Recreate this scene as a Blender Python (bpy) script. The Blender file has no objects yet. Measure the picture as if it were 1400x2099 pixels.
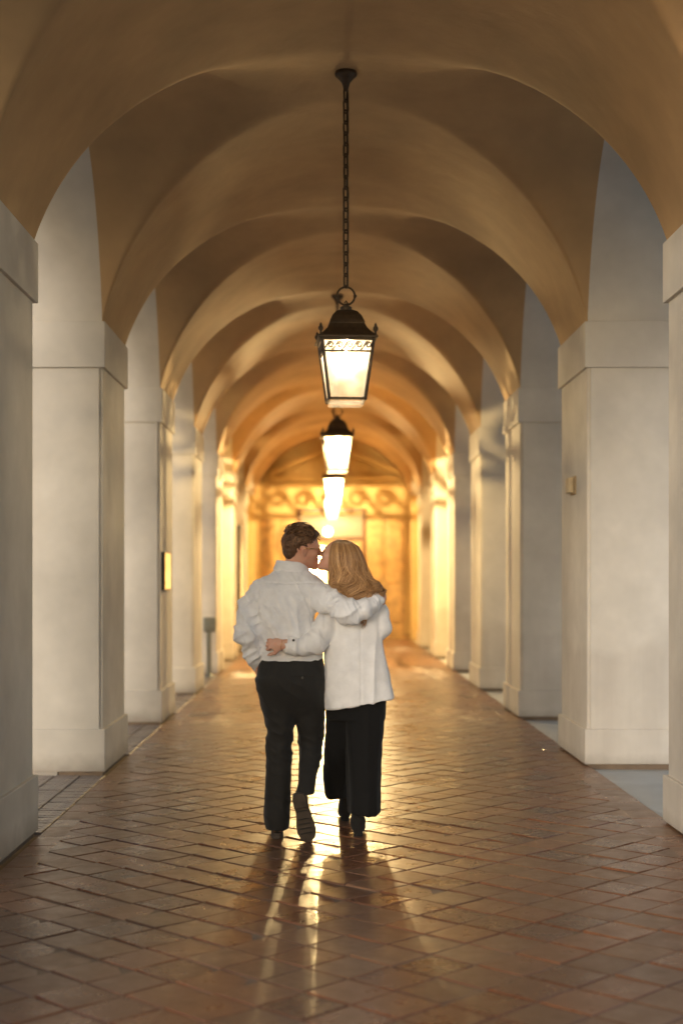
import bpy, math, random
import numpy as np
from mathutils import Vector, Matrix
random.seed(7); np.random.seed(7)
R = math.radians
scene = bpy.context.scene
col = scene.collection

# ------------------------------------------------------------------ camera
EYE = 1.49; FPX = 2917.0; VX, VY = 669.0, 1188.0
cam_d = bpy.data.cameras.new('camera'); cam = bpy.data.objects.new('camera', cam_d); col.objects.link(cam)
cam.location = (0, 0, EYE); cam.rotation_euler = (R(90), 0, 0)
cam_d.sensor_fit = 'HORIZONTAL'; cam_d.sensor_width = 24.0; cam_d.lens = 50.0
cam_d.shift_x = (700 - VX) / 1400; cam_d.shift_y = (VY - 1049.5) / 1400
cam_d.clip_start = 0.05; cam_d.clip_end = 3000
cam_d.dof.use_dof = True; cam_d.dof.focus_distance = 8.15; cam_d.dof.aperture_fstop = 1.35
scene.camera = cam

# ------------------------------------------------------------------ world, sun, exposure
SUN_AZ, SUN_EL = 204.0, 13.0
w = bpy.data.worlds.new('World'); scene.world = w; w.use_nodes = True
nt = w.node_tree; bg = nt.nodes['Background']
sky = nt.nodes.new('ShaderNodeTexSky'); sky.sky_type = 'NISHITA'; sky.sun_disc = False
sky.sun_elevation = R(SUN_EL); sky.sun_rotation = R(SUN_AZ); sky.air_density = 1.0; sky.dust_density = 1.6; sky.ozone_density = 1.0
nt.links.new(sky.outputs[0], bg.inputs[0]); bg.inputs[1].default_value = 0.13
sd = bpy.data.lights.new('sun', 'SUN'); so = bpy.data.objects.new('sun', sd); col.objects.link(so)
sd.energy = 0.9; sd.angle = R(12); sd.color = (1.0, 0.95, 0.89)
sdir = Vector((math.sin(R(SUN_AZ)) * math.cos(R(SUN_EL)), math.cos(R(SUN_AZ)) * math.cos(R(SUN_EL)), math.sin(R(SUN_EL))))
so.rotation_euler = sdir.to_track_quat('Z', 'Y').to_euler(); so.location = (-20, -20, 20)
scene.view_settings.view_transform = 'Standard'; scene.view_settings.look = 'None'
scene.view_settings.exposure = 0.72; scene.view_settings.gamma = 1.0
scene.cycles.use_denoising = True
scene.cycles.max_bounces = 10; scene.cycles.diffuse_bounces = 6; scene.cycles.sample_clamp_indirect = 6.0; scene.cycles.transparent_max_bounces = 12

# ------------------------------------------------------------------ helpers
def tag(o, label=None, cat=None, group=None, kind=None):
    if label: o['label'] = label
    if cat: o['category'] = cat
    if group: o['group'] = group
    if kind: o['kind'] = kind
    return o
def link(o, parent=None):
    col.objects.link(o)
    if parent is not None: o.parent = parent
    return o
def empty(name, loc=(0, 0, 0), rz=0):
    o = bpy.data.objects.new(name, None); col.objects.link(o); o.location = loc; o.rotation_euler = (0, 0, rz)
    o.empty_display_size = 0.1
    return o

class MB:
    def __init__(s): s.v = []; s.f = []
    def add(s, verts, faces):
        n = len(s.v); s.v += [tuple(p) for p in verts]; s.f += [tuple(i + n for i in f) for f in faces]; return s
    def box(s, x0, x1, y0, y1, z0, z1):
        v = [(x, y, z) for z in (z0, z1) for y in (y0, y1) for x in (x0, x1)]
        return s.add(v, [(0, 2, 3, 1), (4, 5, 7, 6), (0, 1, 5, 4), (2, 6, 7, 3), (0, 4, 6, 2), (1, 3, 7, 5)])
    def prism(s, poly, z0, z1):                       # poly counter-clockwise in xy
        n = len(poly)
        v = [(x, y, z0) for x, y in poly] + [(x, y, z1) for x, y in poly]
        f = [tuple(range(n - 1, -1, -1)), tuple(range(n, 2 * n))] + [(i, (i + 1) % n, n + (i + 1) % n, n + i) for i in range(n)]
        return s.add(v, f)
    def tube(s, pts, r, seg=6, closed=False, cap=True):
        P = [Vector(p) for p in pts]; n = len(P); rr = r if hasattr(r, '__len__') else [r] * n
        t0 = (P[1] - P[0]).normalized(); up = Vector((0, 0, 1)) if abs(t0.z) < .9 else Vector((1, 0, 0))
        nv = (up - t0 * up.dot(t0)).normalized(); base = len(s.v)
        for i in range(n):
            a = P[(i - 1) % n] if (closed or i) else P[0]; b = P[(i + 1) % n] if (closed or i < n - 1) else P[-1]
            t = (b - a)
            t = t.normalized() if t.length > 1e-9 else t0
            nv = nv - t * nv.dot(t)
            nv = nv.normalized() if nv.length > 1e-9 else t.orthogonal().normalized()
            bv = t.cross(nv)
            for k in range(seg):
                q = 2 * math.pi * k / seg
                s.v.append(tuple(P[i] + (nv * math.cos(q) + bv * math.sin(q)) * rr[i]))
        m = n if closed else n - 1
        for i in range(m):
            for k in range(seg):
                a = base + i * seg + k; b = base + i * seg + (k + 1) % seg
                c = base + ((i + 1) % n) * seg + (k + 1) % seg; d = base + ((i + 1) % n) * seg + k
                s.f.append((a, b, c, d))
        if cap and not closed:
            s.f.append(tuple(base + k for k in range(seg - 1, -1, -1)))
            s.f.append(tuple(base + (n - 1) * seg + k for k in range(seg)))
        return s
    def lathe(s, prof, seg=16, c=(0, 0, 0)):          # prof list (r, z) bottom to top
        base = len(s.v); n = len(prof)
        for r, z in prof:
            for k in range(seg):
                q = 2 * math.pi * k / seg; s.v.append((c[0] + r * math.cos(q), c[1] + r * math.sin(q), c[2] + z))
        for i in range(n - 1):
            for k in range(seg):
                s.f.append((base + i * seg + k, base + i * seg + (k + 1) % seg, base + (i + 1) * seg + (k + 1) % seg, base + (i + 1) * seg + k))
        s.f.append(tuple(base + k for k in range(seg - 1, -1, -1))); s.f.append(tuple(base + (n - 1) * seg + k for k in range(seg)))
        return s
    def mesh(s, name, m, smooth=False, attr=None):
        me = bpy.data.meshes.new(name); me.from_pydata(s.v, [], s.f); me.update()
        if m: me.materials.append(m)
        if smooth: me.polygons.foreach_set('use_smooth', [True] * len(me.polygons))
        if attr is not None:
            a = me.attributes.new('shade', 'FLOAT', 'FACE'); a.data.foreach_set('value', np.asarray(attr, np.float32))
        return me
    def build(s, name, m, parent=None, smooth=False, attr=None, bevel=0):
        o = bpy.data.objects.new(name, s.mesh(name, m, smooth, attr)); link(o, parent)
        if bevel:
            b = o.modifiers.new('bevel', 'BEVEL'); b.width = bevel; b.segments = 2; b.limit_method = 'ANGLE'; b.angle_limit = R(40)
        return o

def xform(mb, M, i0=0):
    mb.v[i0:] = [tuple(M @ Vector(p)) for p in mb.v[i0:]]; return mb

# ------------------------------------------------------------------ materials
def node_mat(name):
    m = bpy.data.materials.new(name); m.use_nodes = True
    t = m.node_tree; return m, t, t.nodes['Principled BSDF']
def N(t, kind, **kw):
    n = t.nodes.new(kind)
    for k, v in kw.items():
        if k in n.inputs: n.inputs[k].default_value = v
        else: setattr(n, k, v)
    return n
def rgb(c): return (c[0], c[1], c[2], 1)
def mixc(t, fac, a, b, bt='MIX'):
    m = t.nodes.new('ShaderNodeMix'); m.data_type = 'RGBA'; m.blend_type = bt
    for k, x in ((0, fac), (6, a), (7, b)):
        if hasattr(x, 'links') or isinstance(x, bpy.types.NodeSocket): t.links.new(x, m.inputs[k])
        elif k == 0: m.inputs[0].default_value = x
        else: m.inputs[k].default_value = rgb(x)
    return m.outputs[2]
def noise(t, vec, scale, detail=4, rough=.55, dist=0):
    n = N(t, 'ShaderNodeTexNoise', Scale=scale, Detail=detail, Roughness=rough, Distortion=dist)
    if vec is not None: t.links.new(vec, n.inputs['Vector'])
    return n.outputs[0]
def ramp(t, x, lo, hi, a=0., b=1.):
    m = N(t, 'ShaderNodeMapRange'); t.links.new(x, m.inputs[0])
    for i, v in zip((1, 2, 3, 4), (lo, hi, a, b)): m.inputs[i].default_value = v
    return m.outputs[0]
def bump(t, p, h, strength, dist=.01):
    b = N(t, 'ShaderNodeBump', Strength=strength, Distance=dist); t.links.new(h, b.inputs['Height']); t.links.new(b.outputs[0], p.inputs['Normal'])
    return b
def wpos(t):
    return N(t, 'ShaderNodeNewGeometry').outputs['Position']

def plaster(name, c, stain=0.0, var=.12, rough=.8, trowel=0):
    m, t, p = node_mat(name); pos = wpos(t)
    n1 = noise(t, pos, 1.1, 4, .6); n2 = noise(t, pos, 7.0, 5, .6); n3 = noise(t, pos, 120, 3, .6)
    d = tuple(x * (1 - var * 1.6) for x in c); l = tuple(min(1, x * (1 + var * .6)) for x in c)
    cc = mixc(t, ramp(t, n1, .32, .68), d, l)
    cc = mixc(t, ramp(t, n2, .35, .75, 0, .35), cc, tuple(x * .86 for x in c))
    if stain:
        sep = N(t, 'ShaderNodeSeparateXYZ'); t.links.new(pos, sep.inputs[0])
        mp = N(t, 'ShaderNodeMapping'); mp.inputs['Scale'].default_value = (5, 5, .35); t.links.new(pos, mp.inputs[0])
        st = noise(t, mp.outputs[0], 1.0, 4, .6)
        wob = noise(t, pos, 1.7, 3)
        zz = N(t, 'ShaderNodeMath', operation='MULTIPLY_ADD'); t.links.new(wob, zz.inputs[0]); zz.inputs[1].default_value = -.5; t.links.new(sep.outputs[2], zz.inputs[2])
        hi = ramp(t, zz.outputs[0], .62, .72, 1, 0)
        mm = N(t, 'ShaderNodeMath', operation='MULTIPLY'); t.links.new(hi, mm.inputs[0]); t.links.new(ramp(t, st, .38, .62, .12, stain), mm.inputs[1])
        cc = mixc(t, mm.outputs[0], cc, tuple(x * y for x, y in zip(c, (.55, .5, .48))))
    # grime in a low band by the paving, uneven
    sep2 = N(t, 'ShaderNodeSeparateXYZ'); t.links.new(pos, sep2.inputs[0])
    gz = N(t, 'ShaderNodeMath', operation='MULTIPLY_ADD'); t.links.new(n2, gz.inputs[0]); gz.inputs[1].default_value = -.12; t.links.new(sep2.outputs[2], gz.inputs[2])
    cc = mixc(t, ramp(t, gz.outputs[0], -.06, .07, .5, 0), cc, (.16, .12, .085))
    t.links.new(cc, p.inputs['Base Color']); p.inputs['Roughness'].default_value = rough
    hh = N(t, 'ShaderNodeMath', operation='MULTIPLY_ADD'); t.links.new(n2, hh.inputs[0]); hh.inputs[1].default_value = 4.; t.links.new(n3, hh.inputs[2])
    h_ = hh.outputs[0]
    if trowel:
        n4 = noise(t, pos, 2.6, 3, .5, 1.2); h4 = N(t, 'ShaderNodeMath', operation='MULTIPLY_ADD'); t.links.new(n4, h4.inputs[0]); h4.inputs[1].default_value = 6.; t.links.new(h_, h4.inputs[2]); h_ = h4.outputs[0]
    bump(t, p, h_, .35, .0025)
    return m
def simple(name, c, rough=.5, metal=0, var=.1, scale=20, bs=0, bscale=200, spec=None, sheen=0):
    m, t, p = node_mat(name)
    tc = N(t, 'ShaderNodeTexCoord').outputs['Object']
    n = noise(t, tc, scale, 4)
    cc = mixc(t, ramp(t, n, .3, .7), tuple(x * (1 - var) for x in c), tuple(min(1, x * (1 + var)) for x in c))
    t.links.new(cc, p.inputs['Base Color']); p.inputs['Metallic'].default_value = metal
    t.links.new(ramp(t, n, .3, .7, max(0, rough - .06), min(1, rough + .06)), p.inputs['Roughness'])
    if spec is not None: p.inputs['Specular IOR Level'].default_value = spec
    if sheen: p.inputs['Sheen Weight'].default_value = sheen
    if bs: bump(t, p, noise(t, tc, bscale, 3), bs, .002)
    return m
def emit(name, c, s, base=(.8, .75, .65)):
    m, t, p = node_mat(name)
    p.inputs['Base Color'].default_value = rgb(base); p.inputs['Roughness'].default_value = .35
    p.inputs['Emission Color'].default_value = rgb(c); p.inputs['Emission Strength'].default_value = s
    return m
def tile_mat(name, use_attr):
    m, t, p = node_mat(name); pos = wpos(t)
    if use_attr: rnd = N(t, 'ShaderNodeAttribute', attribute_name='shade').outputs['Fac']
    else: rnd = N(t, 'ShaderNodeObjectInfo').outputs['Random']
    cr = N(t, 'ShaderNodeValToRGB'); t.links.new(rnd, cr.inputs[0]); e = cr.color_ramp.elements
    e[0].position = 0; e[0].color = (.105, .047, .026, 1); e[1].position = 1; e[1].color = (.21, .112, .062, 1)
    for q, c in ((.25, (.172, .068, .033)), (.5, (.205, .086, .041)), (.75, (.135, .068, .04))):
        x = e.new(q); x.color = rgb(c)
    n1 = noise(t, pos, 9, 5, .65); n2 = noise(t, pos, 60, 4, .6); n3 = noise(t, pos, .8, 3)
    cc = mixc(t, ramp(t, n1, .35, .7, 0, .55), cr.outputs[0], (.09, .045, .026))
    cc = mixc(t, ramp(t, n2, .55, .75, 0, .45), cc, (.23, .125, .07))
    t.links.new(cc, p.inputs['Base Color'])
    rr = N(t, 'ShaderNodeMath', operation='MULTIPLY_ADD'); t.links.new(rnd, rr.inputs[0]); rr.inputs[1].default_value = .10
    t.links.new(ramp(t, n1, .3, .7, .20, .34), rr.inputs[2]); t.links.new(rr.outputs[0], p.inputs['Roughness'])
    p.inputs['Specular IOR Level'].default_value = .55
    hh = N(t, 'ShaderNodeMath', operation='MULTIPLY_ADD'); t.links.new(n1, hh.inputs[0]); hh.inputs[1].default_value = 3.; t.links.new(n2, hh.inputs[2])
    bump(t, p, hh.outputs[0], .3, .0025)
    return m

M_wall = plaster('cream_plaster', (.60, .56, .495), var=.15)
M_wallR = plaster('cream_plaster_damp', (.62, .585, .53), var=.15, stain=.32)
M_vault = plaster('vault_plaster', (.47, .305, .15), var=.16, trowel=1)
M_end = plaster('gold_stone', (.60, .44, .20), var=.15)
M_tile = tile_mat('terracotta', False); M_tileA = tile_mat('terracotta_field', True)
M_grout = simple('grout', (.17, .12, .08), .75, var=.3, scale=6, bs=.5, bscale=90)
M_conc = simple('concrete', (.42, .44, .44), .55, var=.15, scale=3, bs=.3, bscale=60)
M_brick = simple('brick_grey', (.20, .165, .15), .3, var=.3, scale=9, bs=.4, bscale=80)
M_ground = simple('courtyard_ground', (.36, .35, .32), .8, var=.2, scale=.6, bs=.3, bscale=20)
M_iron = simple('bronze_iron', (.085, .06, .038), .45, metal=.5, var=.25, scale=30, bs=.2, bscale=150)
M_wood = simple('golden_oak', (.42, .27, .11), .38, var=.3, scale=5, bs=.2, bscale=40)
M_wood2 = simple('dark_oak', (.13, .06, .02), .4, var=.3, scale=5)
M_black = simple('black_paint', (.018, .017, .016), .4)
M_brass = simple('brass', (.62, .42, .16), .32, metal=.9, var=.12, scale=12)
M_steel = simple('grey_steel', (.22, .24, .24), .35, metal=.7)
M_ivory = simple('ivory_plastic', (.42, .34, .22), .65)
M_tan = simple('tan_plate', (.30, .22, .12), .6)
# ------------------------------------------------------------------ geometry of the place
XL, XR = -1.755, 2.045            # shaft faces, left and right row
CX = (XL + XR) / 2; HW = (XR - XL) / 2
BAY = 3.863; Y1 = 7.25; PD = 1.30  # pier 1 near face (capital), bay, pier depth
PT = 1.32                         # pier thickness across
ZS, ZCB, ZPT = 3.51, 3.15, .318   # springing, capital underside, plinth top
RISE = 1.45; ZROOF = 5.4
YEND = 34.8
def fz(x): return 0.0155 * x      # paving falls to the left
def pier_y(i): return Y1 + (i - 1) * BAY
I0, I1 = 0, 8
YSTART = -3.0

# ---- ground
g = MB(); g.add([(-900, -900, -.16), (900, -900, -.16), (900, 900, -.16), (-900, 900, -.16)], [(0, 1, 2, 3)])
tag(g.build('ground', M_ground), kind='structure')
# right-hand paving slab flush with the floor edge
g = MB()
x0, x1 = 2.062, 9.0
g.add([(x0, YSTART, fz(2.06) - .03), (x1, YSTART, -.06), (x1, YEND + 1, -.06), (x0, YEND + 1, fz(2.06) - .03)], [(0, 1, 2, 3)])
g.add([(x1, YSTART, -.06), (x1, YSTART, -.2), (x1, YEND + 1, -.2), (x1, YEND + 1, -.06)], [(0, 1, 2, 3)])
tag(g.build('pavement', M_conc), kind='structure')

# ---- tiled floor: grout bed + separate tiles
FL, FR = -1.545, 1.868            # field edges
BL, BR = -1.70, 2.06              # border edges
g = MB(); t0 = .0055
v = []
for z0 in (-.15, None):
    for (x, y) in ((BL, YSTART), (BR, YSTART), (BR, YEND), (BL, YEND)):
        v.append((x, y, fz(x) - t0 if z0 is None else z0))
g.add(v, [(3, 2, 1, 0), (4, 5, 6, 7), (0, 1, 5, 4), (1, 2, 6, 5), (2, 3, 7, 6), (3, 0, 4, 7)])
floor = g.build('tiled_floor', M_grout); tag(floor, kind='structure')

def tile_geo(poly, th=.012, ch=.0035, zt=0.0):
    """poly ccw around own origin -> verts, faces of one bevelled tile, top at zt"""
    n = len(poly); cx = sum(p[0] for p in poly) / n; cy = sum(p[1] for p in poly) / n
    def ins(d):
        out = []
        for x, y in poly:
            L = math.hypot(x - cx, y - cy) or 1; k = max(0, 1 - d * 1.414 / L); out.append((cx + (x - cx) * k, cy + (y - cy) * k))
        return out
    a = poly; b = ins(ch)
    v = [(x, y, zt - th) for x, y in a] + [(x, y, zt - ch * .7) for x, y in a] + [(x, y, zt) for x, y in b]
    f = [tuple(range(2 * n, 3 * n))]
    for k in (0, n):
        f += [(k + i, k + (i + 1) % n, k + n + (i + 1) % n, k + n + i) for i in range(n)]
    return v, f
def clip(poly, ax, val, keep_less):
    out = []
    for i in range(len(poly)):
        p, q = poly[i], poly[(i + 1) % len(poly)]
        ip = (p[ax] <= val) == keep_less; iq = (q[ax] <= val) == keep_less
        if ip: out.append(p)
        if ip != iq:
            t = (val - p[ax]) / (q[ax] - p[ax]); out.append((p[0] + (q[0] - p[0]) * t, p[1] + (q[1] - p[1]) * t))
    return out
SIDE, GAP = .231, .011
hd = (SIDE - GAP) / 2 * math.sqrt(2)
AX, AY = .409, 5.62                 # a grid node seen in the picture
st = SIDE / math.sqrt(2)
variants = []
for k in range(8):
    q = []
    for a in (0, 90, 180, 270):
        r = hd * random.uniform(.975, 1.012); aa = R(a + random.uniform(-1, 1)); q.append((r * math.cos(aa), r * math.sin(aa)))
    mb = MB(); mb.add(*tile_geo(q)); variants.append(mb.mesh('tile', M_tile))
cand = []
for i in range(-160, 300):
    for j in range(-160, 300):
        x = AX + (i - j) * st; y = AY + (i + j + 1) * st
        if y < YSTART or y > YEND - .05 or x < FL - hd or x > FR + hd: continue
        cand.append((x, y))
def proj(x, y, z=0): return VX + x / y * FPX, VY + (EYE - z) / y * FPX
def visible(x, y):
    if y < 4.4: return False
    px, py = proj(x, y); return -40 < px < 1440 and py < 2140
order = sorted(cand, key=lambda c: (0 if visible(*c) else 1, c[1]))
ntile = 0; rest = MB(); rsh = []
for (x, y) in order:
    inside = FL + hd * .99 < x < FR - hd * .99
    tz = random.uniform(-.0016, .0016); rx = random.gauss(0, .0055); ry = random.gauss(0, .0055)
    if inside and ntile < 260 and visible(x, y):
        o = bpy.data.objects.new('tile', random.choice(variants)); link(o, floor)
        o.location = (x, y, fz(x) + tz); o.rotation_euler = (rx, -math.atan(.0155) + ry, R(random.gauss(0, .5)) + random.choice((0, math.pi)))
        ntile += 1
        continue
    q = [(hd * c * random.uniform(.98, 1.01), hd * s * random.uniform(.98, 1.01)) for c, s in ((1, 0), (0, 1), (-1, 0), (0, -1))]
    if not inside:
        q = [(a + x, b + y) for a, b in q]; q = clip(q, 0, FL + .0005, False); q = clip(q, 0, FR - .0005, True) if len(q) > 2 else q
        q = [(a - x, b - y) for a, b in q]
        if len(q) < 3: continue
        ar = abs(sum(q[k][0] * q[(k + 1) % len(q)][1] - q[(k + 1) % len(q)][0] * q[k][1] for k in range(len(q)))) / 2
        if ar < .0012: continue
    if not inside and ntile < 290 and visible(x, y):
        mb = MB(); mb.add(*tile_geo(q, ch=.0012)); o = mb.build('tile', M_tile, floor); ntile += 1
        o.location = (x, y, fz(x) + tz); o.rotation_euler = (rx * .5, -math.atan(.0155) + ry * .5, 0); continue
    vv, ff = tile_geo(q)
    vv = [(a + x, b + y, c + fz(a + x) + tz + rx * b - ry * a) for a, b, c in vv]
    rest.add(vv, ff); rsh += [random.random()] * len(ff)
o = rest.build('tile_field', M_tileA, floor, attr=rsh); o['kind'] = 'stuff'
# border courses
def border(x0, x1):
    w_ = x1 - x0; L = .30
    mb = MB(); mb.add(*tile_geo([(-w_ / 2, -L / 2 + .005), (w_ / 2, -L / 2 + .005), (w_ / 2, L / 2 - .005), (-w_ / 2, L / 2 - .005)], ch=.0008, zt=-.0025)); me = mb.mesh('border_tile', M_tile)
    rest = MB(); sh = []; y = YSTART + L / 2; n = 0; xc = (x0 + x1) / 2
    while y < YEND - L / 2:
        vis = visible(xc, y)
        if vis and n < 45:
            o = bpy.data.objects.new('border_tile', me); link(o, floor); o.location = (xc, y, fz(xc) + random.uniform(-.001, .001))
            o.rotation_euler = (random.gauss(0, .003), -math.atan(.0155) + random.gauss(0, .003), 0); n += 1
        else:
            vv, ff = tile_geo([(-w_ / 2, -L / 2 + .005), (w_ / 2, -L / 2 + .005), (w_ / 2, L / 2 - .005), (-w_ / 2, L / 2 - .005)], ch=.0008, zt=-.0025)
            rest.add([(a + xc, b + y, c + fz(a + xc)) for a, b, c in vv], ff); sh += [random.random()] * len(ff)
        y += L
    o = rest.build('border_tile_row', M_tileA, floor, attr=sh); o['kind'] = 'stuff'
border(BL + .002, FL - .0005); border(FR + .0005, BR - .002)

# ---- brick strip along the left edge
g = MB(); g.box(-2.42, BL - .003, YSTART, YEND, -.15, -.052)
strip = g.build('brick_paving', M_grout); tag(strip, kind='structure')
bv, bf = tile_geo([(-.093, -.03), (.093, -.03), (.093, .03), (-.093, .03)], th=.03, ch=.004)
bm_ = MB(); bm_.add(bv, bf); bme = bm_.mesh('brick', M_brick)
rest = MB(); nb = 0
for i in range(0, 6):
    ya = (pier_y(i) + PD + .02) if i else YSTART; yb = pier_y(i + 1) - .02
    y = ya + .04
    while y < yb - .03:
        for r_ in range(3):
            xc = BL - .012 - .1 - r_ * .199; z = -.038 + random.uniform(-.002, .002)
            if i in (1, 2) and r_ < 3 and nb < 240:
                o = bpy.data.objects.new('brick', bme); link(o, strip); o.location = (xc, y, z); nb += 1
                o.rotation_euler = (random.gauss(0, .02), random.gauss(0, .012), random.gauss(0, .01))
            else: rest.add([(a + xc, b + y, c + z) for a, b, c in bv], bf)
        y += .0695
o = rest.build('brick_field', M_brick, strip); o['kind'] = 'stuff'

# ---- piers
def notched(x0, x1, y0, y1, n):
    return [(x0 + n, y0), (x1 - n, y0), (x1 - n, y0 + n), (x1, y0 + n), (x1, y1 - n), (x1 - n, y1 - n), (x1 - n, y1), (x0 + n, y1), (x0 + n, y1 - n), (x0, y1 - n), (x0, y0 + n), (x0 + n, y0 + n)]
def notched_ccw(x0, x1, y0, y1, n):
    return [(x0 + n, y0), (x1 - n, y0), (x1 - n, y0 + n), (x1, y0 + n), (x1, y1 - n), (x1 - n, y1 - n), (x1 - n, y1), (x0 + n, y1), (x0 + n, y1 - n), (x0, y1 - n), (x0, y0 + n), (x0 + n, y0 + n)]
ORD = {1: 'nearest', 2: 'second', 3: 'third', 4: 'fourth', 5: 'fifth', 6: 'sixth', 7: 'seventh', 8: 'eighth'}
EXTRA = {('l', 1): ', cut by the picture edge', ('l', 2): ', brick strip before it', ('l', 3): ' bearing the small gold plaque',
         ('l', 5): ' behind the grey button post', ('r', 1): ', cut by the picture edge', ('r', 2): ' bearing the small ivory box', ('r', 7): ' near the lit end wall', ('l', 7): ' with the tall dark board'}
for side in ('l', 'r'):
    m = M_wall if side == 'l' else M_wallR
    for i in range(I0, I1):
        yn = pier_y(i); yf = yn + PD
        if side == 'l': xa, xb = XL - PT, XL
        else: xa, xb = XR, XR + PT
        root = empty('arcade_pier', ((xa + xb) / 2, (yn + yf) / 2, 0))
        if i >= 1: lab = '%s cream plaster pier along the %s side%s' % (ORD[i], 'left' if side == 'l' else 'right', EXTRA.get((side, i), ''))
        else: lab = 'cream plaster pier on the %s %s' % ('left' if side == 'l' else 'right', 'just outside the picture')
        tag(root, lab, 'pier', 'arcade piers')
        ox, oy = root.location.x, root.location.y; e = .025
        zb = fz(xb if side == 'l' else xa)
        def rel(pl): return [(x - ox, y - oy) for x, y in pl]
        mb = MB()
        # plinth, its underside a finger above the paving on a recessed dark footing
        x0, x1, y0, y1 = xa - e, xb + e, yn, yf
        mb.prism(rel([(x0, y0), (x1, y0), (x1, y1), (x0, y1)]), zb + .012, ZPT)
        if side == 'l': mb.box(x0 - ox + .001, -2.1 - ox, y0 - oy + .004, y1 - oy - .004, -.17, zb + .014)
        mb.build('plinth', m, root, bevel=.006)
        mb = MB(); mb.box(x0 + .02 - ox, x1 - .02 - ox, y0 + .02 - oy, y1 - .02 - oy, -.17, zb + .02); mb.build('footing', M_grout, root)
        mb = MB(); mb.prism(rel(notched_ccw(xa, xb, yn + e, yf - e, .024)), ZPT - .004, ZCB + .004); mb.build('shaft', m, root, bevel=.003)
        mb = MB(); mb.prism(rel([(x0, y0), (x1, y0), (x1, y1), (x0, y1)]), ZCB, ZS); 
        mb.build('capital', m, root, bevel=.005)

# ---- vaults
ceil = empty('vaulted_ceiling', (CX, 0, ZS)); tag(ceil, kind='structure')
RHO = 1.035
def arc(u):
    c = math.sqrt(RHO * RHO - 1); return ZS + RISE * (math.sqrt(max(0, RHO * RHO - u * u)) - c) / (RHO - c)
NA = 28
E = .025
for i in range(I0, I1):
    ya = pier_y(i) + PD - E; yb = pier_y(i + 1) + E; yc = (ya + yb) / 2; hc = (yb - ya) / 2
    mb = MB(); n = 72
    def smax(h1, h2):                      # groins stay sharp at the springing and melt into the crown
        m_ = max(h1, h2); k = .17 * min(1, m_ / 1.2) ** 2
        return m_ if k < 1e-4 else m_ + max(k - abs(h1 - h2), 0) ** 2 / (4 * k)
    for a_ in range(n + 1):
        u = math.sin(R(-90 + 180 * a_ / n))
        for b_ in range(n + 1):
            v = math.sin(R(-90 + 180 * b_ / n)); mb.v.append((u * HW, yc + v * hc, smax(arc(u) - ZS, arc(v) - ZS)))
    for a_ in range(n):
        for b_ in range(n):
            i00 = a_ * (n + 1) + b_; i10 = i00 + n + 1
            if (a_ < n // 2) == (b_ < n // 2): mb.f += [(i00, i00 + 1, i10 + 1), (i00, i10 + 1, i10)]
            else: mb.f += [(i00, i00 + 1, i10), (i00 + 1, i10 + 1, i10)]
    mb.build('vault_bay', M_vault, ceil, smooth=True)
for i in range(I0, I1 + 1):               # barrel strips over the piers
    y0 = pier_y(i) + E; y1 = pier_y(i) + PD - E if i < I1 else YEND
    mb = MB(); n = 56
    for k in range(n + 1):
        u = math.sin(R(-90 + 180 * k / n))
        for y in (y0, y1): mb.v.append((u * HW, y, arc(u) - ZS))
    for k in range(n): mb.f.append((2 * k, 2 * k + 1, 2 * k + 3, 2 * k + 2))
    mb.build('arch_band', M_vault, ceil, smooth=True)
# side arches: soffits, facade spandrels, wall over the piers, roof
for side in (-1, 1):
    xin = XL if side < 0 else XR; xout = xin + side * PT
    fac = empty('arcade_wall', (xout, 0, 0)); tag(fac, kind='structure')
    for i in range(I0, I1):
        ya = pier_y(i) + PD - E; yb = pier_y(i + 1) + E; yc = (ya + yb) / 2; hc = (yb - ya) / 2
        mb = MB(); n = 36
        for k in range(n + 1):
            v = math.sin(R(-90 + 180 * k / n)); mb.v.append((xin - xout, yc + v * hc, arc(v))); mb.v.append((0, yc + v * hc, arc(v)))
        for k in range(n): mb.f.append((2 * k, 2 * k + 1, 2 * k + 3, 2 * k + 2))
        mb.build('side_arch', M_wall if side < 0 else M_wallR, fac, smooth=True)
        mb = MB()
        for k in range(n + 1):
            v = math.sin(R(-90 + 180 * k / n)); mb.v.append((0, yc + v * hc, arc(v))); mb.v.append((0, yc + v * hc, ZROOF))
        for k in range(n): mb.f.append((2 * k, 2 * k + 1, 2 * k + 3, 2 * k + 2))
        mb.build('spandrel', M_wall, fac)
    for i in range(I0, I1 + 1):
        y0 = pier_y(i) + E; y1 = pier_y(i) + PD - E if i < I1 else YEND
        mb = MB(); mb.add([(0, y0, ZS), (0, y1, ZS), (0, y1, ZROOF), (0, y0, ZROOF)], [(0, 1, 2, 3)]); mb.build('wall_panel', M_wall, fac)
    # closed niches at the far end
    for i in (5, 6, 7):
        ya = pier_y(i) + PD - .05; yb = pier_y(i + 1) + .05
        mb = MB(); xa = xin + side * (.55 if i > 5 else .8) - xout
        mb.box(min(xa, xa + side * .2), max(xa, xa + side * .2), ya, yb, -.15, ZS + RISE + .05)
        mb.build('niche_wall', M_end, fac)
    mb = MB(); mb.box(min(xin, xin + side * PT) - xout, max(xin, xin + side * PT) - xout, pier_y(8), YEND + .3, -.15, ZS + .01); mb.build('end_return', M_end, fac)
mb = MB(); mb.box(XL - PT - .25, XR + PT + .25, pier_y(0), YEND + .4, ZROOF, ZROOF + .25); tag(mb.build('roof', M_conc), kind='structure')

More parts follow.
